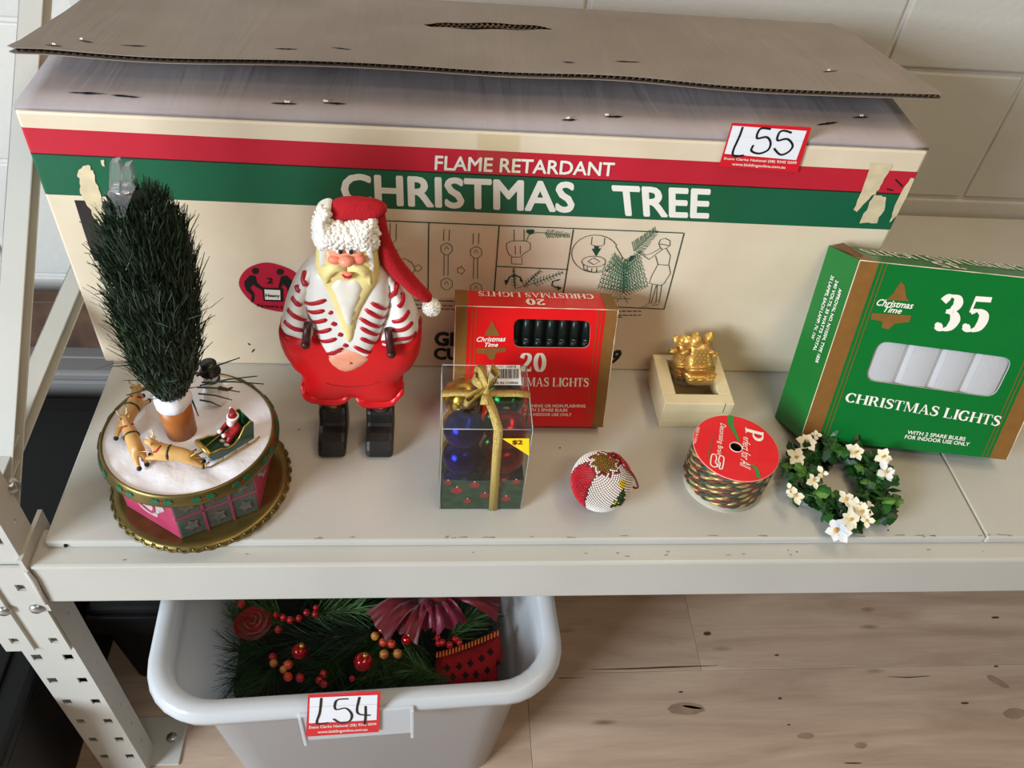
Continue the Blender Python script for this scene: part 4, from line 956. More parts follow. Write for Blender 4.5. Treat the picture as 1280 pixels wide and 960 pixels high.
for i in range(6):
    a, b = HX[i], HX[(i + 1) % 6]; u = b - a; n_ = u.cross(V((0, 0, 1))).normalized()
    pk = i in (5, 1, 3); z0, z1 = 0.0066, 0.0668
    pn = MB().obox(a + V((0, 0, z0)), u, V((0, 0, z1 - z0)), -n_ * 0.02).build('gift_panel', gpink if pk else ggreen, mu, bevel=0.0015)
    P_ = Plane(a + V((0, 0, z0)), u, (0, 0, 1)); Lp, Hp = u.length, z1 - z0
    if pk:
        loops = [[(Lp * (0.5 + 0.30 * math.cos(2 * PI * k / 24) * (1 + 0.3 * math.sin(6 * PI * k / 24))), Hp * (0.55 + 0.30 * math.sin(2 * PI * k / 24))) for k in range(24)]]
        flat('panel_motif', loops, P_, 0.0006, silverp, pn)
        flat('panel_motif', ribbon2([(Lp * x, Hp * y) for x, y in catmull([(0.35, 0.8), (0.45, 0.6), (0.35, 0.45), (0.55, 0.35), (0.65, 0.55), (0.55, 0.75), (0.42, 0.85)], 4, False)], 0.003), P_, 0.0012, gpink, pn)
    else:
        for x in (1 / 3, 2 / 3): flat('panel_ribbon', [[(Lp * x - 0.0012, 0), (Lp * x + 0.0012, 0), (Lp * x + 0.0012, Hp), (Lp * x - 0.0012, Hp)]], P_, 0.0006, gribb, pn, thick=0.0006)
        flat('panel_ribbon', [[(0, Hp * 0.5 - 0.0010), (Lp, Hp * 0.5 - 0.0010), (Lp, Hp * 0.5 + 0.0010), (0, Hp * 0.5 + 0.0010)]], P_, 0.0006, gribb, pn, thick=0.0006)
        for cx in (1 / 6, 3 / 6, 5 / 6):
            for cy in (0.25, 0.75):
                flat('panel_motif', [[(Lp * (cx + 0.1 * math.cos(2 * PI * k / 10) * (0.6 + 0.4 * (k % 2))), Hp * (cy + 0.15 * math.sin(2 * PI * k / 10) * (0.6 + 0.4 * (k % 2)))) for k in range(10)]], P_, 0.0006, M('sage_print', (104, 100, 92), 0.4, noise=(150, 0.4)), pn)
MB().lathe([(0.066, 0.0660), (0.0765, 0.0660), (0.0804, 0.0672), (0.0812, 0.0692), (0.0802, 0.0725), (0.0782, 0.0775), (0.0770, 0.0795), (0.0758, 0.0798), (0.0750, 0.0778)], DC, 96).build('rim', gold, mu)
hol = M('holly_green_paint', (30, 92, 64), 0.35); hred = M('holly_red_paint', (176, 36, 24), 0.35)
for k in range(14):
    th = 2 * PI * k / 14 + 0.12; 
    for dt, mt, rr in ((-0.072, hol, 0.0047), (0.072, hol, 0.0047), (0, hred, 0.0014)):
        c0 = DC + V((math.cos(th + dt), math.sin(th + dt), 0)) * 0.0796 + V((0, 0, 0.0740)); tv = V((-math.sin(th + dt), math.cos(th + dt), 0)); up_ = V((-math.cos(th) * 0.34, -math.sin(th) * 0.34, 0.94))
        rv = tv.cross(up_)
        lp = [c0 + rv * 0.0009 + (tv * math.cos(2 * PI * j / 12) * rr * (1.0 - 0.22 * (j % 2)) + up_ * math.sin(2 * PI * j / 12) * rr * 0.62 * (1.0 - 0.22 * (j % 2))) for j in range(12)]
        MB().prism(lp, -rv * 0.0015).build('holly_leaf' if mt is hol else 'holly_berry', mt, mu)
sd = MB(); nr, nt_ = 14, 72; vs = [DC + V((0, 0, ZD))]; fs = []
def snow_h(x, y): return ZD + 0.0010 * math.sin(x * 190 + 1) * math.sin(y * 160) + 0.0008 * math.sin(x * 90 + y * 140)
for j in range(1, nr + 1):
    r_ = 0.0755 * j / nr
    for k in range(nt_):
        x = DC.x + r_ * math.cos(2 * PI * k / nt_); y = DC.y + r_ * math.sin(2 * PI * k / nt_); vs.append(V((x, y, snow_h(x, y) if j < nr else ZD - 0.0006)))
fs += [(0, 1 + k, 1 + (k + 1) % nt_) for k in range(nt_)]
for j in range(nr - 1):
    for k in range(nt_): a = 1 + j * nt_; fs.append((a + k, a + nt_ + k, a + nt_ + (k + 1) % nt_, a + (k + 1) % nt_))
sd.add(vs, fs, 0, True).build('snow_top', snow_m, mu)
# pot and tree
PC = V((-0.227, 0.069, 0))
MB().lathe([(0.0, 0.0785), (0.0135, 0.0785), (0.0150, 0.1195), (0.0, 0.1195)], PC, 28).build('pot', M('terracotta_paint', (166, 98, 42), 0.4, noise=(50, 0.08)), mu)
MB().lathe([(0.0150, 0.1165), (0.0160, 0.119), (0.0164, 0.124), (0.012, 0.130), (0.0, 0.131)], PC, 24, wob=lambda t_: 1 + 0.03 * math.sin(3 * t_) + 0.03 * math.sin(5 * t_)).build('pot_snow', snow_m, mu)
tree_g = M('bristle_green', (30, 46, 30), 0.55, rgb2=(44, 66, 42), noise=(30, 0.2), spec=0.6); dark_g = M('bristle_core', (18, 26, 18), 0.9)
prof = [(0.120, 0.010), (0.135, 0.018), (0.15, 0.026), (0.18, 0.034), (0.21, 0.0375), (0.25, 0.0385), (0.285, 0.036), (0.310, 0.030), (0.325, 0.021), (0.335, 0.010)]
def Rz(z):
    for (z0, r0), (z1, r1) in zip(prof, prof[1:]):
        if z0 <= z <= z1: return r0 + (r1 - r0) * (z - z0) / (z1 - z0)
    return 0.006
def ax(z): return V((PC.x + (z - 0.12) * 0.085, PC.y + 0.001, z))
co = MB(); vs = []; fs = []; n = 20
for i, (z, r_) in enumerate(prof):
    for k in range(n): vs.append(ax(z) + V((math.cos(2 * PI * k / n), math.sin(2 * PI * k / n), 0)) * r_ * 0.62)
for i in range(len(prof) - 1):
    for k in range(n): fs.append((i * n + k, i * n + (k + 1) % n, (i + 1) * n + (k + 1) % n, (i + 1) * n + k))
fs += [list(range(n)), [(len(prof) - 1) * n + k for k in range(n)]]
co.add(vs, fs); co.build('tree_core', dark_g, mu)
tr = MB()
for k in range(9500):
    z = 0.118 + 0.212 * random.random() ** 0.9; th = random.uniform(0, 2 * PI); r_ = Rz(z) * random.uniform(0.45, 0.88)
    p = ax(z) + V((math.cos(th), math.sin(th), 0)) * r_
    L = random.uniform(0.014, 0.026) * (0.6 if z > 0.3 else 1)
    needles(tr, p, (math.cos(th) * random.uniform(0.0, 0.42) + random.gauss(0, 0.13), math.sin(th) * random.uniform(0.0, 0.42) + random.gauss(0, 0.13), 1.0 if random.random() < 0.985 else 0.2), L, random.uniform(0.0009, 0.0016), 0.35)
tr.build('tree_bristles', tree_g, mu, recalc=False, kind='stuff')
for a, b in (((230, 478), (158, 494)), ((246, 470), (300, 447)), ((250, 482), (322, 470)), ((246, 484), (300, 490)), ((248, 492), (290, 500)), ((240, 500), (248, 520)), ((225, 500), (216, 506)), ((252, 478), (330, 480)), ((250, 500), (276, 508))):
    p0 = onY(*a, 0.075); p1 = onY(*b, 0.085)
    MB().tube([p0, (p0 + p1) / 2 + V((0, 0, 0.002)), p1], [0.0009, 0.0008, 0.0005], 5).build('loose_bristle', tree_g, mu)
# reindeer
tan = M('deer_tan', (206, 158, 92), 0.4, noise=(120, 0.1)); ivory = M('antler_ivory', (226, 210, 170), 0.5); blackp = M('hoof_black', (20, 18, 18), 0.35); collar_m = M('collar_red', (170, 26, 28), 0.4); girth_m = M('girth_green', (40, 52, 36), 0.4); goldp = M('gold_paint', (190, 150, 70), 0.3, metal=0.7)
def deer(x, y, ang, z=ZD + 0.001, s=1.0):
    Mx = Matrix.Translation((x, y, z)) @ Matrix.Rotation(ang, 4, 'Z') @ Matrix.Scale(s, 4)
    vv = [(-0.012, 0, 0.0135), (-0.002, 0, 0.0135), (0.008, 0, 0.0150), (0.0135, 0, 0.0210), (0.0165, 0, 0.0270), (0.0225, 0, 0.0255),
          (0.013, 0.0035, 0.009), (0.020, 0.0035, 0.0075), (0.026, 0.0035, 0.0045), (0.012, -0.0035, 0.009), (0.018, -0.0035, 0.0055), (0.023, -0.0035, 0.0025),
          (-0.017, 0.0035, 0.009), (-0.022, 0.0035, 0.0075), (-0.028, 0.0035, 0.0035), (-0.0165, -0.0035, 0.0085), (-0.0205, -0.0035, 0.0055), (-0.025, -0.0035, 0.002), (-0.0175, 0, 0.017)]
    ed = [(0, 1), (1, 2), (2, 3), (3, 4), (4, 5), (2, 6), (6, 7), (7, 8), (2, 9), (9, 10), (10, 11), (0, 12), (12, 13), (13, 14), (0, 15), (15, 16), (16, 17), (0, 18)]
    rd = [0.0066, 0.0062, 0.0068, 0.0044, 0.0044, 0.0026, 0.0030, 0.0023, 0.0017, 0.0030, 0.0023, 0.0017, 0.0038, 0.0026, 0.0018, 0.0038, 0.0026, 0.0018, 0.0018]
    d = skin('reindeer', vv, ed, rd, tan, mu, 2, Mx)
    W_ = lambda p: Mx @ V(p)
    for i in (8, 11, 14, 17): MB().sphere(W_(vv[i]), 0.0024 * s, 8, 6).build('hoof', blackp, d)
    for sg in (-1, 1):
        MB().tube([W_((0.0155, sg * 0.0015, 0.030)), W_((0.0135, sg * 0.0035, 0.034)), W_((0.0150, sg * 0.0045, 0.038))], [0.0008, 0.0008, 0.0005], 6).build('antler', ivory, d)
        MB().tube([W_((0.0138, sg * 0.0033, 0.0335)), W_((0.0170, sg * 0.0040, 0.0365))], [0.0007, 0.0004], 6).build('antler', ivory, d)
        MB().sphere(W_((0.0145, sg * 0.0040, 0.0275)), 0.0016 * s, 8, 6, (0.8, 1.3, 0.7)).build('ear', tan, d)
    def ringm(c, axd, r_, th_, mt, nm):
        axd = V(axd).normalized(); a = axd.orthogonal().normalized(); b = axd.cross(a)
        MB().tube([W_(V(c) + (a * math.cos(2 * PI * k / 16) + b * math.sin(2 * PI * k / 16)) * r_) for k in range(16)], th_ * s, 6, closed=True).build(nm, mt, d)
    ringm((0.0118, 0, 0.0190), (0.55, 0, 0.6), 0.0046, 0.0013, collar_m, 'collar'); ringm((0.002, 0, 0.0142), (1, 0, 0.05), 0.0062, 0.0012, girth_m, 'girth')
    return W_
w1 = deer(-0.2725, 0.083, math.radians(78)); w2 = deer(-0.2630, 0.0475, math.radians(118)); w3 = deer(-0.2250, 0.0310, math.radians(172))
# sleigh with driver
SX = Matrix.Translation((-0.1815, 0.047, ZD + 0.001)) @ Matrix.Rotation(math.atan2(-0.030, -0.032), 4, 'Z') @ Matrix.Scale(1.08, 4)
Ws = lambda p: SX @ V(p)
sgreen = M('sleigh_green', (28, 74, 44), 0.3, coat=0.3)
side = [(-0.020, 0.0075), (0.012, 0.0075), (0.019, 0.010), (0.0215, 0.0155), (0.0195, 0.0185), (0.010, 0.0165), (0.004, 0.0125), (-0.002, 0.0130), (-0.008, 0.0170), (-0.014, 0.0255), (-0.020, 0.0280), (-0.0225, 0.0255)]
sl_ = MB()
for y in (-0.0105, 0.0085): sl_.prism([Ws((x, y, z)) for x, z in side], Ws((0, 0.002, 0)) - Ws((0, 0, 0)))
fl_ = [(-0.020, 0.0075), (0.012, 0.0075), (0.019, 0.010), (0.0215, 0.0155), (0.0195, 0.0185)]
for (a, b) in zip(fl_, fl_[1:]): sl_.add([Ws((a[0], -0.009, a[1])), Ws((b[0], -0.009, b[1])), Ws((b[0], 0.009, b[1])), Ws((a[0], 0.009, a[1])), Ws((a[0], -0.009, a[1] + 0.001)), Ws((b[0], -0.009, b[1] + 0.001)), Ws((b[0], 0.009, b[1] + 0.001)), Ws((a[0], 0.009, a[1] + 0.001))], [(0, 1, 2, 3), (4, 5, 6, 7)])
sl_.add([Ws((-0.020, -0.009, 0.0075)), Ws((-0.0225, -0.009, 0.0255)), Ws((-0.0225, 0.009, 0.0255)), Ws((-0.020, 0.009, 0.0075))], [(0, 1, 2, 3)])
sl_.obox(Ws((-0.018, -0.009, 0.008)), Ws((0.012, 0, 0)) - Ws((0, 0, 0)), Ws((0, 0.018, 0)) - Ws((0, 0, 0)), V((0, 0, 0.006)))
slo = sl_.build('sleigh', sgreen, mu)
for y in (-0.0095, 0.0095):
    MB().tube([Ws((x, y, z)) for x, z in side[4:]], 0.0009, 6).build('gold_trim', goldp, slo)
    MB().tube([Ws((x, y, z)) for x, z in [(-0.026, 0.0045), (-0.020, 0.0025), (0.010, 0.0022), (0.022, 0.003), (0.0265, 0.006), (0.0255, 0.0095), (0.022, 0.0095)]], 0.0009, 6).build('runner', goldp, slo)
    for x in (-0.014, -0.002, 0.010): MB().tube([Ws((x, y, 0.0025)), Ws((x, y, 0.0078))], 0.0008, 6).build('runner_strut', goldp, slo)
MB().tube([Ws((0.0200, -0.010, 0.0180)), Ws((0.0200, 0.010, 0.0180))], 0.0022, 10).build('dash_roll', goldp, slo)
sred = M('suit_red', (150, 22, 30), 0.4); swht = M('trim_white', (236, 232, 226), 0.6)
vv = [(-0.010, 0, 0.0155), (-0.011, 0, 0.0215), (-0.011, 0, 0.0265), (-0.0035, 0.003, 0.0160), (0.0005, 0.003, 0.0105), (-0.0035, -0.003, 0.0160), (0.0005, -0.003, 0.0105), (-0.0085, 0.006, 0.0235), (-0.003, 0.0058, 0.0205), (0.0015, 0.003, 0.0215), (-0.0085, -0.006, 0.0235), (-0.003, -0.0058, 0.0205), (0.0015, -0.003, 0.0215)]
ed = [(0, 1), (1, 2), (0, 3), (3, 4), (0, 5), (5, 6), (1, 7), (7, 8), (8, 9), (1, 10), (10, 11), (11, 12)]
dr = skin('driver_figurine', vv, ed, [0.0052, 0.0050, 0.0030, 0.0028, 0.0024, 0.0028, 0.0024, 0.0022, 0.0019, 0.0016, 0.0022, 0.0019, 0.0016], sred, mu, 2, SX)
MB().sphere(Ws((-0.0105, 0, 0.0310)), 0.0042, 14, 10).build('head', flesh, dr)
MB().sphere(Ws((-0.0078, 0, 0.0285)), 0.0040, 12, 8, (0.9, 0.9, 1.25)).build('beard', swht, dr)
MB().sphere(Ws((-0.0062, 0, 0.0318)), 0.0009, 8, 6).build('nose', flesh, dr)
for y in (-0.0016, 0.0016): MB().sphere(Ws((-0.0068, y, 0.0328)), 0.0005, 6, 5).build('eye', marker, dr)
MB().tube([Ws((-0.0108 + 0.0042 * math.cos(2 * PI * k / 14), 0.0042 * math.sin(2 * PI * k / 14), 0.0338)) for k in range(14)], 0.0011, 6, closed=True).build('hat_trim', swht, dr)
MB().tube([Ws((-0.0108, 0, 0.0336)), Ws((-0.0112, -0.0005, 0.0365)), Ws((-0.0125, -0.003, 0.0380)), Ws((-0.0135, -0.0055, 0.0372))], [0.0042, 0.0034, 0.0020, 0.0008], 10).build('hat', sred, dr)
MB().sphere(Ws((-0.0135, -0.006, 0.0370)), 0.0014, 8, 6).build('hat_bobble', swht, dr)
for y in (-0.003, 0.003):
    MB().sphere(Ws((0.002, y, 0.0218)), 0.0021, 8, 6).build('mitten', swht, dr); MB().sphere(Ws((0.0015, y, 0.0095)), 0.0021, 8, 6, (1.4, 1, 1)).build('boot', swht, dr)
for a, b in ((Ws((0.002, 0, 0.0218)), w3((-0.018, 0.004, 0.016))), (w3((0.002, -0.005, 0.014)), w2((-0.018, 0, 0.014))), (w2((0.003, -0.005, 0.014)), w1((-0.018, 0, 0.014))), (w3((0.002, 0.005, 0.013)), Ws((0.022, 0.006, 0.012)))):
    MB().tube([a, (a + b) / 2 - V((0, 0, 0.0012)), b], 0.0004, 5).build('rein', goldp, mu)
# snowman
sn = V((-0.2020, 0.1080, ZD)); swm = M('snowman_white', (238, 238, 240), 0.4)
so = MB().sphere(sn + V((0, 0, 0.010)), 0.0125, 18, 12, (1, 1, 0.9)).sphere(sn + V((0, 0, 0.025)), 0.0090, 16, 10).sphere(sn + V((-0.0005, -0.001, 0.0365)), 0.0072, 16, 10).build('snowman', swm, mu)
MB().lathe([(0.0, 0.0405), (0.0098, 0.0405), (0.0098, 0.0418), (0.0070, 0.0422), (0.0074, 0.0515), (0.0, 0.0520)], sn, 20).build('top_hat', blackp, so)
MB().tube([sn + V((math.cos(2 * PI * k / 16) * 0.0062, math.sin(2 * PI * k / 16) * 0.0062, 0.0315)) for k in range(16)], 0.0017, 6, closed=True).build('scarf', girth_m, so)
for dx in (-0.0022, 0.0022): MB().sphere(sn + V((dx, -0.0078, 0.0378)), 0.0008, 6, 5).build('eye', blackp, so)
MB().tube([sn + V((0, -0.0078, 0.0358)), sn + V((0.0004, -0.0118, 0.0352))], [0.0010, 0.0003], 8).build('carrot_nose', M('carrot', (226, 120, 40), 0.5), so)
MB().tube([sn + V((0.006, -0.005, 0.024)), sn + V((0.016, -0.011, 0.028)), sn + V((0.021, -0.013, 0.033))], [0.0022, 0.0016, 0.0010], 6).build('broom', M('broom_brown', (84, 60, 36), 0.7), so)
# clear clip at the tree tip
acr = M('clear_acrylic', (246, 248, 250), 0.06, trans=0.92, ior=1.42)
CPp = Plane((0, 0.058, 0), (1, 0, 0), (0, 0, 1))
def cp(*p): return [CPp.uv(*q) for q in p]
cl = thing('clear_clip', 'small clear plastic clip fixed to the tip of the green bristle tree', 'clip', CPp.at(152, 262, 0))
for nm, q in (('prong', [(139, 201), (149, 199), (153, 213), (150, 236), (138, 236)]), ('prong', [(155, 206), (164, 203), (167, 222), (165, 238), (154, 237)])):
    flat(nm, [cp(*q)], CPp, 0.004, acr, cl, thick=0.007)
flat('clip_body', [cp((136, 237), (142, 230), (160, 230), (168, 238), (164, 246), (158, 266), (150, 268), (146, 252))], CPp, 0.005, acr, cl, thick=0.010)
MB().tube([CPp.at(139, 240, 0.006), CPp.at(152, 243, 0.008), CPp.at(166, 241, 0.006)], 0.0011, 8).build('clip_spring', M('clip_wire', (200, 200, 204), 0.2, metal=0.9), cl)
# ------------------------------------------------------------------ clear pack of baubles
pk_ = thing('bauble_pack', 'clear plastic bauble box tied with a gold glitter ribbon and a $2 price corner', 'box', (0.055, 0.0775, 0))
bx0, bx1, by0, by1, bz = 0.0140, 0.0960, 0.0362, 0.1188, 0.122
film = clear_film('pack_film', 0.07, (0.95, 0.96, 0.95), 0.08)
P000 = [(bx0, by0), (bx1, by0), (bx1, by1), (bx0, by1)]
for i in range(4):
    a, b = P000[i], P000[(i + 1) % 4]; MB().quad((*a, 0.0008), (*b, 0.0008), (*b, bz), (*a, bz)).build('clear_wall', film, pk_, recalc=False)
MB().quad((bx0, by0, bz), (bx1, by0, bz), (bx1, by1, bz), (bx0, by1, bz)).build('clear_lid', film, pk_, recalc=False)
edge_m = M('film_edge', (214, 214, 210), 0.25, trans=0.5)
for i in range(4):
    a, b = P000[i], P000[(i + 1) % 4]
    MB().tube([(*a, 0.001), (*a, bz)], 0.00045, 5).build('fold_edge', edge_m, pk_); MB().tube([(*a, bz), (*b, bz)], 0.00045, 5).build('fold_edge', edge_m, pk_)
card = M('pine_print_card', (36, 62, 42), 0.4, rgb2=(62, 92, 60), noise=(140, 0.3))
MB().box(bx0 + 0.001, bx1 - 0.001, by0 + 0.001, by1 - 0.001, 0.0003, 0.0012).build('card_base', card, pk_)
for (p0, u) in (((bx0 + 0.001, by0 + 0.0012, 0.001), (1, 0, 0)), ((bx1 - 0.0012, by0 + 0.001, 0.001), (0, 1, 0))):
    P_ = Plane(p0, u, (0, 0, 1)); cdk = flat('card_insert', [[(0, 0), (0.080, 0), (0.080, 0.046), (0.056, 0.045), (0.030, 0.0445), (0, 0.046)]], P_, 0.0, card, pk_)
    if u == (1, 0, 0):
        for px, rr in (((560, 603), 5), ((571, 613), 7.5), ((593, 606), 6.5), ((584, 626), 5), ((606, 619), 6), ((632, 623), 6), ((645, 602), 5), ((624, 607), 4)):
            c_ = P_.uv(*px); r_ = rr * 0.00078
            o_ = flat('printed_bauble', [[(c_[0] + r_ * math.cos(2 * PI * k / 14), c_[1] + r_ * 0.85 * math.sin(2 * PI * k / 14)) for k in range(14)]], P_, 0.0003, M('print_red', (172, 46, 46), 0.4, noise=(300, 0.25)), cdk)
            flat('printed_cap', [[(c_[0] - 0.0007, c_[1] + r_ * 0.8), (c_[0] + 0.0007, c_[1] + r_ * 0.8), (c_[0] + 0.0005, c_[1] + r_ * 1.25), (c_[0] - 0.0005, c_[1] + r_ * 1.25)]], P_, 0.0004, white_ink, cdk)
BFP = Plane((bx0, by0, 0), (1, 0, 0), (0, 0, 1)); BTP = Plane((bx0, by0, bz), (1, 0, 0), (0, 1, 0))
flat('price_corner', [[BFP.uv(*p) for p in ((627, 547), (661.5, 547), (661.5, 569))]], BFP, 0.0009, M('price_yellow', (248, 218, 20), 0.45), pk_)
write('lettering', '$2', BFP, ((640, 555), (653, 555), (640, 549), (653, 549)), 0.0013, M('price_red', (120, 20, 20), 0.5), pk_, 0.03)
lab = flat('barcode_label', [[BTP.uv(*p) for p in ((610, 482), (652, 482), (650, 457), (608, 457))]], BTP, 0.0007, lot_white, pk_)
x = 621.0; bars = []
while x < 647:
    wv = random.choice((0.5, 0.9, 1.4)); bars.append([BTP.uv(*p) for p in ((x, 474), (x + wv, 474), (x + wv - 0.3, 462), (x - 0.3, 462))]); x += wv + random.choice((0.6, 1.0))
flat('barcode', bars, BTP, 0.0010, ink, lab, kind='stuff')
write('lettering', 'MADE IN CHINA', BTP, ((610, 481), (648, 481), (610, 478), (648, 478)), 0.0010, ink, lab, 0.02)
write('lettering', 'ITEM NO. 05878', BTP, ((609, 460.5), (645, 460.5), (609, 458), (645, 458)), 0.0010, ink, lab, 0.01)
glit = M('gold_glitter_ribbon', (206, 180, 104), 0.38, metal=0.55, noise=(900, 0.35), bump=(900, 0.8))
def band(name, pts, wv, parent, side=None, mat=glit):
    pts = [V(p) for p in pts]; vs = []; N = len(pts)
    for i in range(N):
        t_ = (pts[min(N - 1, i + 1)] - pts[max(0, i - 1)]).normalized(); s_ = V(side[i] if isinstance(side, list) else side); s_ = (s_ - t_ * s_.dot(t_)).normalized(); nn = t_.cross(s_) * 0.00025
        ww = wv[i] if isinstance(wv, list) else wv
        vs += [pts[i] - s_ * ww / 2 + nn, pts[i] + s_ * ww / 2 + nn, pts[i] + s_ * ww / 2 - nn, pts[i] - s_ * ww / 2 - nn]
    fs = []
    for i in range(N - 1):
        for k in range(4): fs.append((4 * i + k, 4 * i + (k + 1) % 4, 4 * i + 4 + (k + 1) % 4, 4 * i + 4 + k))
    fs += [(0, 1, 2, 3), (4 * N - 4, 4 * N - 3, 4 * N - 2, 4 * N - 1)]
    return MB().add(vs, fs, 0, True).build(name, mat, parent)
kn = onZ(607, 491, bz + 0.004)
fx = onY(622, 545, by0).x; fx2 = onY(616, 637, by0).x
band('ribbon', [(bx0 - 0.0006, kn.y, 0.001), (bx0 - 0.0006, kn.y, 0.09), (bx0 - 0.0006, kn.y + 0.001, bz + 0.001), (bx0 + 0.012, kn.y + 0.001, bz + 0.0025), (kn.x, kn.y, bz + 0.003), (bx1 - 0.012, kn.y + 0.001, bz + 0.0028), (bx1 + 0.0006, kn.y + 0.001, bz + 0.001), (bx1 + 0.0006, kn.y, 0.09), (bx1 + 0.0006, kn.y, 0.001)], 0.0085, pk_, (0, 1, 0))
band('ribbon', [(fx2, by0 - 0.0016, 0.001), ((fx + fx2) / 2, by0 - 0.0018, 0.06), (fx, by0 - 0.0012, bz + 0.0008), (fx - 0.004, by0 + 0.02, bz + 0.003), (kn.x, kn.y, bz + 0.0036), (kn.x - 0.002, by1 - 0.012, bz + 0.002), (kn.x - 0.002, by1 + 0.0006, bz + 0.0006), (kn.x - 0.002, by1 + 0.0006, 0.001)], 0.0085, pk_, (1, 0, 0))
bow = MB().sphere(kn + V((0, 0, 0.002)), 0.0046, 12, 8, (1.0, 1.1, 0.8)).build('bow_knot', glit, pk_)
def loop_(p1, p2, wv, lift):
    k0 = kn + V((0, 0, 0.003)); a = onZ(*p1, bz + lift); b = onZ(*p2, bz + lift * 0.7)
    pts = catmull([tuple(k0), tuple((k0 + a) / 2 + V((0, 0, 0.004))), tuple(a), tuple(b), tuple((k0 + b) / 2), tuple(k0)], 4, False)
    band('bow_loop', pts, wv, bow, (0.3, 0.4, 1))
loop_((596, 463), (592, 474), 0.0075, 0.016); loop_((614, 460), (622, 470), 0.0085, 0.018); loop_((582, 500), (585, 506), 0.006, 0.008)
k0 = kn + V((0, 0, 0.002)); e_ = onZ(606, 506, bz + 0.006); band('bow_tail', [k0, (k0 + e_) / 2 + V((0, 0, 0.002)), e_], [0.005, 0.007, 0.009], bow, (1, 0, 0.1))
e_ = onZ(593, 472, bz + 0.012); band('bow_tail', [k0, (k0 + e_) / 2 + V((0, 0, 0.004)), e_], [0.004, 0.006, 0.008], bow, (0.5, 1, 0.1))
cols = {'blue': (8, 16, 100), 'red': (128, 8, 14), 'gold': (206, 160, 50), 'green': (16, 84, 40)}
nmz = ('lowest', 'middle', 'topmost')
for cn, bxp, byp in (('blue', 0.0348, 0.0570), ('red', 0.0752, 0.0570), ('gold', 0.0348, 0.0978), ('green', 0.0752, 0.0978)):
    for l in range(3):
        ctr = V((bxp, byp, 0.0206 + l * 0.0392))
        bt = thing('bauble', f'shiny {cn} bauble, {nmz[l]} of the {cn} stack inside the clear ribboned pack', 'bauble', tuple(ctr), 'baubles in the clear pack')
        MB().sphere(ctr, 0.0192, 32, 20).build('glass_ball', M('bauble_' + cn, cols[cn], 0.22, metal=0.9), bt)
        MB().lathe([(0.0034, -0.0010), (0.0034, 0.0018), (0.0, 0.0018)], ctr + V((0, 0.0175, 0.0085)), 12, (0, 0.9, 0.44)).build('cap', goldp, bt)
# ------------------------------------------------------------------ beaded ball
BCt = V((0.1755, 0.0485, 0.0318)); BR = 0.0300
bb = thing('beaded_ball', 'red and white beaded ball with a gold star cap and green beaded tree', 'ornament', (BCt.x, BCt.y, 0))
MB().sphere(BCt, BR, 32, 20).build('core', M('ball_core', (170, 120, 110), 0.8), bb)
def hit(px, py):
    d = ray(px, py).normalized(); oc = CAM - BCt; b_ = oc.dot(d); c_ = oc.dot(oc) - BR * BR; q = max(0, b_ * b_ - c_); return (oc + d * (-b_ - math.sqrt(q))).normalized()
pole = hit(756, 577); e1 = (hit(748, 618) - pole * hit(748, 618).dot(pole)).normalized(); e2 = pole.cross(e1)
def azim(d): return math.degrees(math.atan2(d.dot(e2), d.dot(e1)))
az_rw = azim(hit(735, 612)); az_lr = azim(hit(716, 592)); tc_ = hit(776, 622); st_ = hit(778, 604)
tup = (st_ - tc_ * st_.dot(tc_)).normalized(); trt = tup.cross(tc_)
groups = {k: MB() for k in ('white', 'red', 'dark_red', 'gold', 'green', 'yellow')}
Nb = 2300; ga = PI * (3 - math.sqrt(5))
sgn = 1 if az_lr > az_rw else -1
for i in range(Nb):
    zz = 1 - 2 * (i + 0.5) / Nb; rr = math.sqrt(1 - zz * zz); th = ga * i
    d = (pole * zz + e1 * rr * math.cos(th) + e2 * rr * math.sin(th)).normalized()
    pol = math.degrees(math.acos(max(-1, min(1, zz)))); az = azim(d)
    tri = abs(((az + 360) % 45) - 22.5) / 22.5
    r1 = 22 + 9 * (1 - tri); rel = ((az - az_rw) * sgn) % 360; wid = abs(az_lr - az_rw) % 360; wid = min(wid, 360 - wid)
    if pol < r1 - 4: g = 'gold'
    elif pol < r1: g = 'white'
    elif pol < r1 + 4: g = 'dark_red'
    else:
        g = 'red' if (-85 < az < -23 or 105 < az < 165) else 'white'
        if min(abs(az - q_) for q_ in (-85, -23, 105, 165)) < 2.4: g = 'dark_red'
        y_ = d.dot(tup) - tc_.dot(tup) * 0; x_ = d.dot(trt)
        if d.dot(tc_) > 0.5:
            if -0.38 < y_ < 0.40 and abs(x_) < 0.36 * (0.46 - y_) + 0.03 * math.sin(y_ * 40): g = 'green' if random.random() > 0.07 else 'yellow'
            if (d - st_).length < 0.13: g = 'yellow'
    s_ = groups[g]; p = BCt + d * (BR + 0.0004); q = d.orthogonal().normalized(); w_ = d.cross(q); r_ = 0.00118
    s_.add([p + d * r_, p + q * r_, p + w_ * r_, p - q * r_, p - w_ * r_, p - d * r_ * 0.6, p + (q + w_) * r_ * 0.72 + d * r_ * 0.35, p + (w_ - q) * r_ * 0.72 + d * r_ * 0.35, p - (q + w_) * r_ * 0.72 + d * r_ * 0.35, p + (q - w_) * r_ * 0.72 + d * r_ * 0.35],
           [(0, 9, 1, 6), (0, 6, 2, 7), (0, 7, 3, 8), (0, 8, 4, 9), (5, 1, 6), (5, 6, 2), (5, 2, 7), (5, 7, 3), (5, 3, 8), (5, 8, 4), (5, 4, 9), (5, 9, 1)], 0, True)
bcol = {'white': (236, 228, 218), 'red': (206, 22, 42), 'dark_red': (132, 14, 26), 'gold': (150, 112, 36), 'green': (24, 70, 22), 'yellow': (240, 200, 20)}
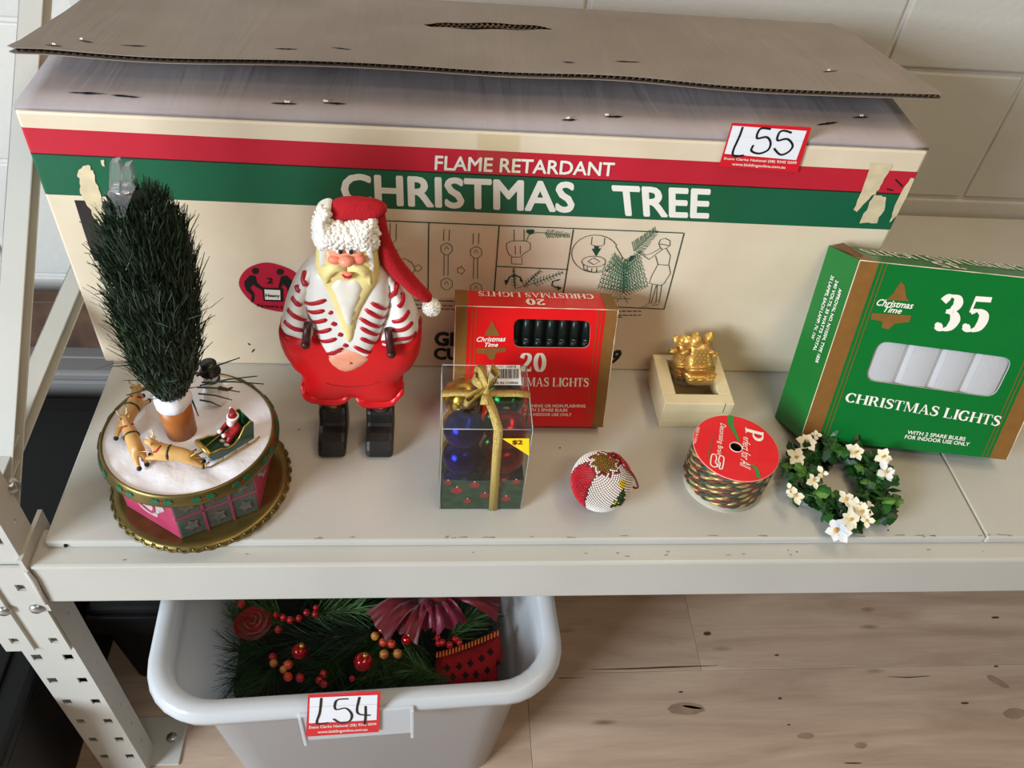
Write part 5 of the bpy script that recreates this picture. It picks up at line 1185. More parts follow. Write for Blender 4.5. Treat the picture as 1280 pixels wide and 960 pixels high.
for k, g in groups.items():
    if g.f: g.build(k + '_beads', M('bead_' + k, bcol[k], 0.22, metal=0.5 if k == 'gold' else 0, coat=0.3), bb, kind='stuff')
lp = [(760, 572), (772, 573), (783, 580), (791, 593), (797, 606), (796, 610), (790, 608), (783, 598), (778, 588)]
pts = [BCt + (lambda d: d * (BR + 0.0035))(hit(*p) if (V(p) - V((751, 602))).length < 36 else (onY(*p, 0.045) - BCt).normalized()) if i < 3 else onY(*p, 0.043) for i, p in enumerate(lp)]
MB().tube(catmull([tuple(p) for p in pts], 4), 0.0012, 6, closed=True).build('hanging_loop', M('bead_dark_red', bcol['dark_red'], 0.3), bb)
# ------------------------------------------------------------------ spool of braid
SC = V((0.3150, 0.0745, 0)); ZS = 0.0545
spo = thing('ribbon_spool', 'spool of twisted red, green and gold braid with a round red label', 'spool', tuple(SC))
MB().lathe([(0.0, 0.0), (0.0430, 0.0), (0.0430, 0.0016), (0.0, 0.0016)], SC, 56).build('bottom_flange', M('pale_card', (206, 196, 176), 0.6), spo)
MB().lathe([(0.028, 0.0016), (0.028, ZS - 0.002)], SC, 40).build('hub', M('grey_core', (120, 108, 92), 0.8), spo)
cmat = [M('braid_gold', (206, 176, 110), 0.35, metal=0.4), M('braid_green', (40, 72, 48), 0.55), M('braid_red', (120, 44, 38), 0.55), M('braid_silver', (170, 160, 140), 0.4, metal=0.3)]
turns = 8
for s_ in range(3):
    pts = []; K_ = turns * 132
    for i in range(K_ + 1):
        a = 2 * PI * turns * i / K_; z = 0.0050 + (ZS - 0.0095) * i / K_; tw = a * 10.37 + 2 * PI * s_ / 3 + 0.8 * math.sin(a * 2.3)
        r_ = 0.0395 + 0.0020 * math.cos(tw) + 0.0007 * math.sin(a * 3.1); pts.append((SC.x + r_ * math.cos(a), SC.y + r_ * math.sin(a), z + 0.0020 * math.sin(tw) + 0.0008 * math.sin(a * 1.7)))
    MB().tube(pts, 0.00185, 6).build('braid_strand', cmat[s_], spo)
MB().lathe([(0.0440, 0.0018), (0.0434, ZS - 0.002)], SC, 48).build('clear_wrap', clear_film('wrap_film', 0.05, (0.97, 0.97, 0.95), 0.1), spo, recalc=False)
disc = MB(); n = 64; vs = []
for zz in (ZS - 0.0018, ZS):
    for r_ in (0.0438, 0.0062):
        vs += [SC + V((r_ * math.cos(2 * PI * k / n), r_ * math.sin(2 * PI * k / n), zz)) for k in range(n)]
fs = []
for k in range(n):
    k2 = (k + 1) % n; fs += [(k, k2, n + k2, n + k), (2 * n + k, 2 * n + k2, 3 * n + k2, 3 * n + k), (k, k2, 2 * n + k2, 2 * n + k), (n + k, n + k2, 3 * n + k2, 3 * n + k)]
lab = disc.add(vs, fs).build('top_label', M('label_red', (226, 16, 32), 0.38, coat=0.2), spo)
MB().lathe([(0.0062, -0.03), (0.0062, 0.0)], SC + V((0, 0, ZS - 0.0012)), 24).build('centre_hole', hole_m, spo)
MB().tube([SC + V((0.0064 * math.cos(2 * PI * k / 28), 0.0064 * math.sin(2 * PI * k / 28), ZS + 0.0002)) for k in range(28)], 0.0005, 6, closed=True).build('hole_edge', paper_w, spo)
MB().tube([SC + V((0.0438 * math.cos(2 * PI * k / 64), 0.0438 * math.sin(2 * PI * k / 64), ZS - 0.0006)) for k in range(64)], 0.0006, 6, closed=True).build('label_edge', M('label_edge', (236, 150, 140), 0.5), spo)
TPl = Plane((SC.x, SC.y, ZS), (1, 0, 0), (0, 1, 0))
def Y_(x, y): return (860 + x / 10.1, 515 + y / 10.1)
sw = M('spool_white', (248, 238, 228), 0.4)
stem_ = _r(0.06, 0.26, 0, 1) + _r(0, 0.36, 0, 0.05) + _r(0, 0.3, 0.95, 1) + _arc(0.34, 0.70, 0.30, 0.27, 110, -110, 20, 0.2, 0.07)
write('lettering', '', TPl, (Y_(722, 195), Y_(735, 400), Y_(952, 258), Y_(945, 430)), 0.0005, sw, lab, polys=stem_)
write('lettering', 'erfect for All', TPl, (Y_(700, 315), Y_(650, 680), Y_(785, 330), Y_(790, 735)), 0.0005, sw, lab, 0.0, 0.2)
write('lettering', 'Decorating Braid', TPl, (Y_(385, 135), Y_(345, 550), Y_(480, 160), Y_(425, 560)), 0.0005, sw, lab, 0.0, 0.3)
write('lettering', 'MADE IN CHINA', TPl, (Y_(112, 195), Y_(66, 400), Y_(150, 200), Y_(98, 405)), 0.0005, sw, lab, 0.0)
gi = M('spool_green', (40, 140, 62), 0.4)
flat('green_ribbon_print', ribbon2([TPl.uv(*p) for p in catmull([Y_(545, 48), Y_(535, 150), Y_(580, 240), Y_(612, 310), Y_(640, 372)], 5, False)], [0.0062 - 0.0042 * i / 20 for i in range(21)]), TPl, 0.0004, gi, lab)
flat('green_ribbon_print', ribbon2([TPl.uv(*p) for p in catmull([Y_(775, 672), Y_(830, 690), Y_(868, 745), Y_(890, 838)], 5, False)], [0.0022 + 0.0022 * i / 15 for i in range(16)]), TPl, 0.0004, gi, lab)
flat('bronze_rule', ribbon2([TPl.uv(*Y_(332, 250)), TPl.uv(*Y_(242, 575))], [0.0004, 0.0018]), TPl, 0.0004, brown_ink, lab)
for q in ([(285, 660), (300, 545), (345, 545), (360, 590), (345, 640), (370, 680), (330, 700)], [(375, 700), (395, 570), (440, 565), (452, 600), (430, 715), (395, 715), (405, 650), (380, 640)]):
    flat('emblem', ribbon2([TPl.uv(*p) for p in catmull([Y_(*p) for p in q], 4)], 0.0012, True), TPl, 0.0005, sw, lab)
# ------------------------------------------------------------------ gold angels in a paper tray
ptm = M('cream_paper_board', (226, 210, 168), 0.65, noise=(30, 0.06), bump=(90, 0.2))
gt = thing('paper_tray_box', 'small cream paper tray box holding gold ornaments beside the carton', 'box', (0.297, 0.188, 0))
gx0, gx1, gy0, gy1, gz = 0.2585, 0.3370, 0.1490, 0.2270, 0.0395
MB().box(gx0 + 0.001, gx1 - 0.001, gy0 + 0.001, gy1 - 0.001, 0, 0.012).build('tray_base', ptm, gt, bevel=0.001)
for nm, b4 in (('tray_wall', (gx0 + 0.001, gx1 - 0.001, gy0 + 0.001, gy0 + 0.004)), ('tray_wall', (gx0 + 0.001, gx1 - 0.001, gy1 - 0.004, gy1 - 0.001)), ('tray_wall', (gx0 + 0.001, gx0 + 0.004, gy0 + 0.004, gy1 - 0.004)), ('tray_wall', (gx1 - 0.004, gx1 - 0.001, gy0 + 0.004, gy1 - 0.004))):
    MB().box(*b4, 0.012, 0.026).build(nm, ptm, gt)
ox0, ox1, oy0, oy1 = 0.2735, 0.3225, 0.1640, 0.2200
for b4 in ((gx0, gx1, gy0, oy0), (gx0, gx1, oy1, gy1), (gx0, ox0, oy0, oy1), (ox1, gx1, oy0, oy1)):
    MB().box(*b4, 0.0245, gz).build('lid_rim', ptm, gt, bevel=0.0008)
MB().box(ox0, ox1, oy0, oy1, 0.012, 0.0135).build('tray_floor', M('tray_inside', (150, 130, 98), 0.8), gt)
lx = onY(902, 518, gy0).x; MB().box(lx, lx + 0.0006, gy0 - 0.0003, gy0 + 0.002, 0.026, gz).build('lid_slit', M('slit', (90, 70, 44), 0.8), gt)
agm = M('polished_gold', (236, 190, 100), 0.36, metal=0.65, bump=(260, 0.3))
def g_(x, y): return (800 + x / 6.4, 400 + y / 6.4)
def angel(pl, label, dx, dy, sc_):
    f = lambda p: (876 + (g_(*p)[0] - 876) * sc_ + dx, 440 + (g_(*p)[1] - 440) * sc_ + dy)
    base3 = pl.at(*f((490, 530)), 0)
    a = thing('gold_angel', label, 'ornament', base3, 'gold angels in the paper tray')
    dr_ = Relief(pl, [f(p) for p in ((400, 205), (440, 190), (520, 195), (560, 215), (585, 320), (605, 415), (490, 425), (378, 412), (388, 300))], 0.0, 0.006, 0.006); do = dr_.build('dress', agm, a, back=-0.006)
    for r_ in range(6):
        for c_ in range(5):
            p = f((412 + c_ * 34 + (r_ % 2) * 12, 232 + r_ * 26)); q = pl.uv(*p, 0.006); MB().sphere(pl.P(*q, dr_.h(q)), 0.0009, 6, 5).build('dress_bead', agm, do)
    for y in (375, 400): MB().tube([pl.at(*f((384, y)), 0.005), pl.at(*f((490, y + 4)), 0.0075), pl.at(*f((600, y)), 0.005)], 0.0014, 6).build('hem', agm, do)
    for q in ([(405, 215), (360, 195), (362, 165), (380, 130), (420, 150), (440, 200)], [(535, 205), (500, 170), (520, 130), (570, 102), (592, 120), (588, 175), (560, 215)]): Relief(pl, [f(p) for p in q], -0.003, 0.004, 0.004).build('wing', agm, a, back=-0.005)
    MB().sphere(pl.at(*f((445, 165)), 0.003), 0.0066, 14, 10).build('head', agm, a)
    MB().tube([pl.at(*f((400, 175)), 0.005), pl.at(*f((425, 205)), 0.008), pl.at(*f((465, 212)), 0.008), pl.at(*f((495, 180)), 0.005)], 0.0016, 6).build('collar', agm, a)
    for q in (((395, 250), (340, 262), (322, 255), (380, 275)), ((555, 250), (600, 268), (615, 258), (590, 300))): MB().tube([pl.at(*f(p), 0.004) for p in q], 0.0026, 8).build('arm', agm, a)
    Relief(pl, [f(p) for p in ((385, 425), (600, 432), (612, 455), (590, 520), (400, 520), (372, 450))], -0.004, 0.006, 0.006).build('base', agm, a, back=-0.012)
    for x in (415, 490, 560): MB().sphere(pl.at(*f((x, 475)), 0.001), 0.0032, 8, 6, (1.5, 1, 0.7)).build('foot_scroll', agm, a)
AP = Plane((0.300, 0.184, 0.028), (1, 0, 0), (0, 0.45, 1)); AP2 = Plane((0.290, 0.205, 0.026), (1, 0, 0.0), (0, 0.3, 1))
angel(AP, 'polished gold angel at the front of the cream paper tray', 0, 0, 1.0)
angel(AP2, 'gold angel partly hidden at the back of the cream paper tray', -16, -2, 0.9)
ce = MB(); nn = 12; vs = []; fs = []
cen = V((0.2975, 0.193, 0)); 
for j, (z, k) in enumerate(((0.016, 0.85), (0.030, 0.95), (0.045, 1.0), (0.060, 0.95), (0.074, 0.85), (0.082, 0.5), (0.084, 0.05))):
    for i in range(nn):
        th = 2 * PI * i / nn; c_ = V((0.0245 * math.copysign(abs(math.cos(th)) ** 0.5, math.cos(th)), 0.025 * math.copysign(abs(math.sin(th)) ** 0.5, math.sin(th)), 0)) * k * random.uniform(0.9, 1.0)
        vs.append(cen + c_ + V((0, (z - 0.03) * 0.15, z + random.uniform(-0.002, 0.002))))
for j in range(6):
    for i in range(nn): fs.append((j * nn + i, j * nn + (i + 1) % nn, (j + 1) * nn + (i + 1) % nn, (j + 1) * nn + i))
tag(ce.add(vs, fs).build('cellophane_wrap', clear_film('cellophane', 0.07, (0.98, 0.97, 0.95), 0.12), None, origin=(0.2975, 0.193, 0.016), recalc=False), 'crumpled clear cellophane around the gold angels', 'wrapping')
# ------------------------------------------------------------------ flower wreath
WC = V((0.4370, 0.0640, 0.0)); WR = 0.0415
wr = thing('flower_wreath', 'small ivy wreath with white poinsettia flowers lying at the shelf edge', 'wreath', tuple(WC))
vine = M('vine_green', (58, 84, 36), 0.6); leaf_m = [M('ivy_leaf', (34, 84, 28), 0.4, noise=(80, 0.2)), M('ivy_leaf_dark', (20, 58, 20), 0.4, noise=(80, 0.2)), M('ivy_leaf_pale', (84, 128, 48), 0.45, noise=(80, 0.15))]
for k in range(5):
    ph = random.uniform(0, 6.28); MB().tube([WC + V(((WR + 0.006 * math.cos(5 * a + ph)) * math.cos(a), (WR + 0.006 * math.cos(5 * a + ph)) * math.sin(a), 0.012 + 0.007 * math.sin(5 * a + ph))) for a in [2 * PI * i / 60 for i in range(60)]], 0.0011, 6, closed=True).build('vine', vine, wr)
lf = [(0, 0), (0.35, 0.12), (0.50, 0.42), (0.30, 0.50), (0.34, 0.78), (0, 1.05), (-0.34, 0.78), (-0.30, 0.50), (-0.50, 0.42), (-0.35, 0.12)]
def leafmesh(m):
    me = bpy.data.meshes.new('ivy_leaf'); vs = [(x * 0.016, y * 0.016, -0.10 * abs(x) * 0.016 * 3 - 0.004 * (y - 0.4) ** 2) for x, y in lf] + [(0, 0.0075, 0.001)]
    top_ = [(i, (i + 1) % 10, 10) for i in range(10)]
    n_ = len(vs); vs2_ = vs + [(x, y, z - 0.0003) for x, y, z in vs]
    me.from_pydata(vs2_, [], top_ + [(b + n_, a + n_, c + n_) for a, b, c in top_] + [(i, i + n_, (i + 1) % 10 + n_, (i + 1) % 10) for i in range(10)])
    me.materials.append(m); return me
lms = [leafmesh(m) for m in leaf_m]
for k in range(230):
    a = 2 * PI * k / 230 + random.uniform(-0.05, 0.05); rr = WR + random.uniform(-0.011, 0.014); z = random.uniform(0.006, 0.024)
    o = bpy.data.objects.new('ivy_leaf', random.choices(lms, (5, 4, 1.3))[0]); C.objects.link(o); o.parent = wr
    o.location = (rr * math.cos(a), rr * math.sin(a), z); o.rotation_euler = (random.uniform(-0.4, 0.9), random.uniform(-0.7, 0.7), random.uniform(0, 6.28)); o.scale = (random.uniform(0.7, 1.2),) * 3
petal = M('petal_cream', (238, 232, 208), 0.55, noise=(100, 0.05)); petal_w = M('petal_white', (244, 246, 250), 0.5); stam = M('stamen_gold', (206, 160, 50), 0.5)
def flower(p, n_, r_, tilt, az, mat):
    f = thing('flower', None, None, tuple(p)); f.parent = wr; f.location = p - WC; f.rotation_euler = (tilt, 0, az)
    for k in range(n_):
        a = 2 * PI * k / n_ + random.uniform(-0.2, 0.2); L = r_ * random.uniform(0.9, 1.25); dv = V((math.cos(a), math.sin(a), 0)); sv = V((-math.sin(a), math.cos(a), 0))
        c_ = [V((0, 0, 0)), dv * L * 0.35 + sv * L * 0.32 + V((0, 0, L * 0.12)), dv * L * 0.65 + sv * L * 0.34 + V((0, 0, L * 0.16)), dv * L + V((0, 0, L * 0.10)), dv * L * 0.65 - sv * L * 0.34 + V((0, 0, L * 0.16)), dv * L * 0.35 - sv * L * 0.32 + V((0, 0, L * 0.12)), dv * L * 0.5 + V((0, 0, L * 0.08))]
        mb = MB().add(c_, [(0, 1, 6), (1, 2, 6), (2, 3, 6), (3, 4, 6), (4, 5, 6), (5, 0, 6)], 0, True); ORG[f] = V((0, 0, 0)); mb.build('petal', mat, f, recalc=False)
    mb = MB()
    for k in range(4): mb.sphere(V((random.uniform(-1, 1), random.uniform(-1, 1), 1.2)) * r_ * 0.12, r_ * 0.12, 6, 5)
    mb.build('stamen', stam, f)
for (x, y), n_, r_ in (((290, 135), 6, 0.0105), ((360, 85), 4, 0.006), ((212, 250), 5, 0.0105), ((655, 210), 5, 0.011), ((865, 245), 5, 0.0100), ((880, 360), 4, 0.0115), ((405, 370), 3, 0.0075), ((340, 425), 4, 0.0090), ((165, 490), 3, 0.006), ((200, 540), 4, 0.0090), ((580, 565), 4, 0.0095), ((650, 620), 5, 0.0100), ((705, 660), 5, 0.0095), ((610, 720), 6, 0.0110), ((508, 800), 6, 0.0135), ((762, 620), 4, 0.006), ((740, 725), 4, 0.0075)):
    zz = 0.027 if (x, y) != (508, 800) else 0.012
    p = onZ(960 + x / 6, 530 + y / 6, zz); flower(p, n_, r_, random.uniform(0.2, 0.7), random.uniform(-0.4, 0.4), petal_w if (x, y) in ((508, 800), (880, 360)) else petal)
# ------------------------------------------------------------------ white tub under the shelf
BN = V((-0.0775, 0.190, ZF)); yaw = math.radians(2.6); Rb = Matrix.Rotation(yaw, 3, 'Z')
tubm = M('white_tub_plastic', (222, 224, 226), 0.28, transl=0.35, noise=(4, 0.02), coat=0.2)
tb = thing('storage_tub', 'white plastic storage tub with a rolled rim under the shelf', 'tub', tuple(BN))
def rr_loop(wd, dp, r_, z, n=7):
    out = []
    for cx, cy, a0 in ((wd / 2 - r_, dp / 2 - r_, 0), (-wd / 2 + r_, dp / 2 - r_, 90), (-wd / 2 + r_, -dp / 2 + r_, 180), (wd / 2 - r_, -dp / 2 + r_, 270)):
        for k in range(n + 1):
            a = math.radians(a0 + 90 * k / n); out.append(BN + Rb @ V((cx + r_ * math.cos(a), cy + r_ * math.sin(a), z)))
    return out
HB = 0.350
rings = [(0.335, 0.450, 0.045, 0.0), (0.345, 0.46, 0.05, 0.004), (0.385, 0.498, 0.055, HB - 0.072), (0.404, 0.517, 0.058, HB - 0.066), (0.410, 0.523, 0.06, HB - 0.024), (0.440, 0.553, 0.066, HB - 0.026), (0.446, 0.559, 0.068, HB - 0.014), (0.442, 0.555, 0.067, HB - 0.004), (0.432, 0.545, 0.064, HB), (0.408, 0.521, 0.056, HB - 0.002), (0.401, 0.514, 0.054, HB - 0.008), (0.396, 0.509, 0.053, HB - 0.062), (0.376, 0.489, 0.050, HB - 0.074), (0.338, 0.452, 0.046, 0.007), (0.328, 0.442, 0.043, 0.003)]
tbm = MB(); vs = []; n = 0
for r_ in rings: l_ = rr_loop(*r_); n = len(l_); vs += l_
fs = []
for j in range(len(rings) - 1):
    for k in range(n): fs.append((j * n + k, j * n + (k + 1) % n, (j + 1) * n + (k + 1) % n, (j + 1) * n + k))
fs += [list(range(n))[::-1], [(len(rings) - 1) * n + k for k in range(n)]]
tbo = tbm.add(vs, fs, 0, True).build('tub_body', tubm, tb)
yf = -0.5595 / 2
def tl(x, y, z): return BN + Rb @ V((x, y, z))
hx0 = (Rb.inverted() @ (onZ(372, 900, -0.18) - BN)).x; hx1 = (Rb.inverted() @ (onZ(518, 888, -0.18) - BN)).x
ha = MB().obox(tl(hx0, yf - 0.0015, HB - 0.070), Rb @ V((hx1 - hx0, 0, 0)), Rb @ V((0, 0.005, 0)), V((0, 0, 0.064))).build('handle_apron', tubm, tb, bevel=0.0015)
for x in (hx0, hx1 - 0.004): MB().obox(tl(x, yf - 0.003, HB - 0.081), Rb @ V((0.004, 0, 0)), Rb @ V((0, 0.02, 0)), V((0, 0, 0.071))).build('handle_rib', tubm, tb, bevel=0.001)
HPl = Plane(tl(0, yf - 0.0025, HB - 0.02), Rb @ V((1, 0, 0)), (0, 0.02, 1))
def h_(x, y): return (340 + x / 3.368, 840 + y / 3.368)
lot(ha, HPl, (h_(143, 268), h_(450, 248), h_(152, 90), h_(458, 74)), (h_(156, 210), h_(440, 196), h_(160, 102), h_(444, 90)),
    [[h_(208, 102), h_(202, 160), h_(190, 210), h_(238, 206)], [h_(322, 106), h_(272, 112), h_(268, 150), h_(310, 145), h_(335, 170), h_(328, 198), h_(290, 207), h_(258, 190)], [h_(368, 98), h_(360, 165), h_(414, 175)], [h_(394, 136), h_(394, 175), h_(390, 214)]],
    (h_(156, 236), h_(440, 220), h_(157, 220), h_(440, 207)), (h_(192, 256), h_(402, 244), h_(193, 240), h_(402, 229)), 0.0012, 0.0026)
# ------------------------------------------------------------------ pine garland and other pieces in the tub
ZG = -0.255
gr = thing('pine_garland', 'pine garland with red berries, baubles and a rose lying in the white tub', 'garland', (BN.x - 0.01, 0.08, ZG - 0.09))
pine_m = [M('pine_needle', (30, 66, 30), 0.5), M('pine_needle_pale', (62, 96, 48), 0.5), M('pine_needle_dark', (16, 38, 20), 0.6)]
stem_m = M('pine_stem', (58, 48, 30), 0.8); berry_m = M('berry_red', (168, 14, 26), 0.15, coat=0.6); berry_o = M('berry_orange', (206, 84, 54), 0.2, rgb2=(190, 40, 34), noise=(120, 0.2), coat=0.4); berry_y = M('berry_gold', (196, 152, 70), 0.25, rgb2=(176, 74, 40), noise=(150, 0.3), coat=0.3)
def spray(p0, p1, n_, L, mi):
    p0, p1 = V(p0), V(p1); mb = MB(); ax_ = (p1 - p0).normalized(); o1 = ax_.orthogonal().normalized(); o2 = ax_.cross(o1)
    for k in range(n_):
        t_ = k / n_; th = random.uniform(0, 2 * PI); d = ax_ * random.uniform(0.5, 1.1) + (o1 * math.cos(th) + o2 * math.sin(th)) * random.uniform(0.3, 0.8)
        L_ = L * random.uniform(0.7, 1.15); q = p0 + (p1 - p0) * t_; e_ = Rb.inverted() @ (q + d.normalized() * L_ * 1.15 - BN)
        if e_.y < -0.232 or abs(e_.x) > 0.176 or e_.y > 0.23: continue
        needles(mb, q, d, L_, 0.0011, 0.2, 0)
    mb.tube([p0, p1], [0.0014, 0.0008], 5, mi=1)
    return mb.build('pine_spray', [pine_m[mi], stem_m], gr, recalc=False, kind='stuff')
def G(x, y, z=ZG): return onZ(x, y, z)
for a, b, nn_, L in (((470, 790), (380, 800), 190, 0.055), ((480, 795), (400, 830), 170, 0.055), ((475, 780), (420, 765), 150, 0.05), ((330, 830), (290, 850), 170, 0.045), ((340, 810), (285, 815), 150, 0.045), ((345, 835), (320, 870), 150, 0.045), ((480, 790), (470, 850), 190, 0.05), ((520, 800), (500, 860), 170, 0.05), ((530, 830), (520, 870), 140, 0.04), ((560, 800), (590, 770), 120, 0.04), ((580, 780), (630, 770), 120, 0.035), ((360, 780), (330, 770), 120, 0.04), ((420, 820), (400, 865), 150, 0.045), ((440, 850), (480, 868), 120, 0.04), ((350, 760), (300, 765), 100, 0.04), ((500, 850), (545, 862), 130, 0.04), ((310, 790), (290, 775), 120, 0.04), ((390, 770), (450, 760), 120, 0.05), ((560, 850), (520, 835), 110, 0.035)):
    zz = ZG + random.uniform(-0.02, 0.015); spray(G(*a, zz - 0.012), G(*b, zz), nn_, L, random.choice((0, 0, 1, 2)))
for k in range(34):
    x, y = random.uniform(-0.085, 0.085), random.uniform(-0.10, 0.16); p = tl(x, y, HB - 0.125 + random.uniform(-0.02, 0.01)); a = random.uniform(0, 6.28)
    spray(p, p + V((math.cos(a), math.sin(a), 0.25)) * 0.07, 110, 0.045, random.choice((0, 2, 2)))
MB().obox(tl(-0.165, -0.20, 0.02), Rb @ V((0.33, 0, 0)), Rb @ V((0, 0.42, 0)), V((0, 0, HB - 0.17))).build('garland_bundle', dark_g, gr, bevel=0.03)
bs = []
for (x, y), r_, m_ in (((302, 755), 6, berry_o), ((345, 769), 5, berry_m), ((354, 772), 5, berry_m), ((363, 775), 5.5, berry_m), ((374, 773), 5, berry_m), ((383, 766), 5, berry_m), ((394, 768), 5, berry_m), ((395, 760), 4.5, berry_m), ((348, 787), 5.5, berry_m), ((341, 821), 5.5, berry_m), ((342, 829), 5.5, berry_y), ((360, 831), 6.5, berry_o), ((354, 837), 5, berry_y), ((360, 846), 6, berry_o), ((375, 847), 6, berry_m), ((404, 842), 5, berry_m), ((399, 850), 5, berry_m), ((405, 855), 5, berry_m), ((469, 795), 6, berry_y), ((477, 788), 5, berry_o), ((484, 794), 4.5, berry_y), ((479, 803), 6, berry_o), ((489.5, 805), 6, berry_o), ((480, 818), 6.5, berry_y), ((497, 817), 6.5, berry_y), ((547, 797), 4.5, berry_m), ((553, 803), 5, berry_m), ((562, 806), 5, berry_m), ((569, 799), 5, berry_m), ((574, 803), 4.5, berry_m), ((548, 804), 4.5, berry_m), ((440, 848), 4, berry_m)):
    p = G(x, y, ZG + 0.012); o_ = MB().sphere(p, r_ * 0.00088, 12, 8, (1, 1, 1.12)).build('berry', m_, gr)
    MB().tube([p, p + V((random.uniform(-0.01, 0.01), 0.008, -0.02))], 0.0006, 5).build('berry_stem', stem_m, o_)
for (x, y), r_ in (((375, 814), 11), ((454, 827), 13), ((509, 799), 8)):
    p = G(x, y, ZG + 0.010); rb = M('glitter_bauble', (176, 16, 24), 0.18, metal=0.35, coat=0.6, noise=(260, 0.3)); o_ = MB().sphere(p, r_ * 0.00088, 22, 14).build('red_bauble', rb, gr)
    MB().lathe([(0.003, 0), (0.003, 0.003), (0, 0.003)], p + V((0.003, 0.002, r_ * 0.00084)), 10).build('bauble_cap', goldp, o_)
ros = M('rose_red', (150, 18, 30), 0.7, sheen=0.3); rc = G(316, 779, ZG + 0.012)
MB().sphere(rc + V((0, 0, -0.006)), 0.0135, 14, 8, (1, 1, 0.7)).build('rose_heart', ros, gr)
for ring_, (n_, r_, h_r) in enumerate(((3, 0.005, 0.010), (4, 0.010, 0.008), (5, 0.0155, 0.004), (5, 0.019, -0.001))):
    for k in range(n_):
        a0 = 2 * PI * k / n_ + ring_ * 0.6; vs = []; fs = []
        for i in range(7):
            a = a0 + (i / 6 - 0.5) * 2 * PI / n_ * 1.35
            for j in range(4):
                q = r_ * (0.55 + 0.17 * j + 0.10 * (j == 3)); vs.append(rc + V((q * math.cos(a), q * math.sin(a), h_r - 0.012 + 0.0055 * j - 0.002 * (j == 3) - 0.003 * abs(i / 6 - 0.5) * 2 * (j > 1))))
        for i in range(6):
            for j in range(3): fs.append((i * 4 + j, i * 4 + j + 1, i * 4 + j + 5, i * 4 + j + 4))
        MB().add(vs, fs, 0, True).build('rose_petal', ros, gr, recalc=False)
org = M('organza_red', (112, 8, 22), 0.4, transl=0.4, sheen=0.4); org2 = M('organza_pink', (136, 26, 58), 0.4, transl=0.4, sheen=0.4)
bw_ = thing('organza_bow', 'sheer red organza ribbon bow on the pine garland in the tub', 'bow', G(530, 775, ZG + 0.02))
for a, b, m_, w_ in (((530, 750), (470, 782), org, 0.05), ((535, 752), (500, 790), org, 0.05), ((540, 752), (532, 786), org2, 0.035), ((545, 750), (565, 784), org2, 0.04), ((550, 745), (625, 752), org, 0.05), ((520, 745), (560, 765), org, 0.06)):
    p0, p1 = G(*a, ZG + 0.02), G(*b, ZG + 0.03); d = p1 - p0; sdv = d.cross(V((0, 0, 1))).normalized(); vs = []; fs = []
    for i in range(9):
        t_ = i / 8; ww = w_ * (0.25 + 0.75 * t_)
        for j in range(9):
            s_ = j / 8 - 0.5; vs.append(p0 + d * t_ + sdv * ww * s_ + V((0, 0, 0.018 * math.sin(PI * t_) + 0.007 * math.cos(s_ * 14 + t_ * 3) * t_)))
    for i in range(8):
        for j in range(8): fs.append((i * 9 + j, i * 9 + j + 1, i * 9 + j + 10, i * 9 + j + 9))
    MB().add(vs, fs, 0, True).build('bow_loop', m_, bw_, recalc=False)
# knitted stocking
knit = M('knit_red', (150, 14, 24), 0.9, bump=(600, 0.8)); knb = M('knit_black', (28, 12, 16), 0.95); kno = M('knit_orange', (206, 96, 40), 0.9)
skp = [(548, 822), (575, 815), (605, 804), (622, 794), (627, 806), (628, 822), (622, 838), (620, 856), (580, 862), (545, 866)]
SKP = Plane(G(585, 830, ZG - 0.015), (1, 0.05, 0), (0, 0.85, 0.45))
st = thing('knitted_stocking', 'red knitted stocking with black diamonds and orange ribbed edge in the tub', 'stocking', G(590, 858, ZG - 0.05))
kr = Relief(SKP, skp, 0.0, 0.014, 0.02); ko = kr.build('knit_body', knit, st, back=-0.03)
for i, (x, y) in enumerate([(559, 835), (574, 833), (588, 829), (602, 823), (613, 815), (566, 846), (582, 844), (595, 843), (609, 838), (622, 828), (574, 856), (590, 855), (560, 856), (606, 852)]):
    q = SKP.uv(x, y, 0.014); hh = kr.h(q) + 0.0008; r_ = 0.0042
    MB().add([SKP.P(q[0] + dx * r_, q[1] + dy * r_ * 1.2, hh) for dx, dy in ((0, 1), (0.5, 0.4), (1, 0), (0.5, -0.4), (0, -1), (-0.5, -0.4), (-1, 0), (-0.5, 0.4))], [list(range(8))]).build('knit_diamond', knb, ko, recalc=False)
for k in range(20):
    t_ = k / 19; a = (546 + 76 * t_, 822 - 27 * t_ ** 1.25); b = (546 + 76 * t_ + 0.5, 822 - 27 * t_ ** 1.25 - 7); q0 = SKP.uv(*a, 0.012); q1 = SKP.uv(*b, 0.012)
    MB().tube([SKP.P(*q0, 0.014), SKP.P(*q1, 0.013)], 0.0013, 6).build('ribbing', kno, ko)
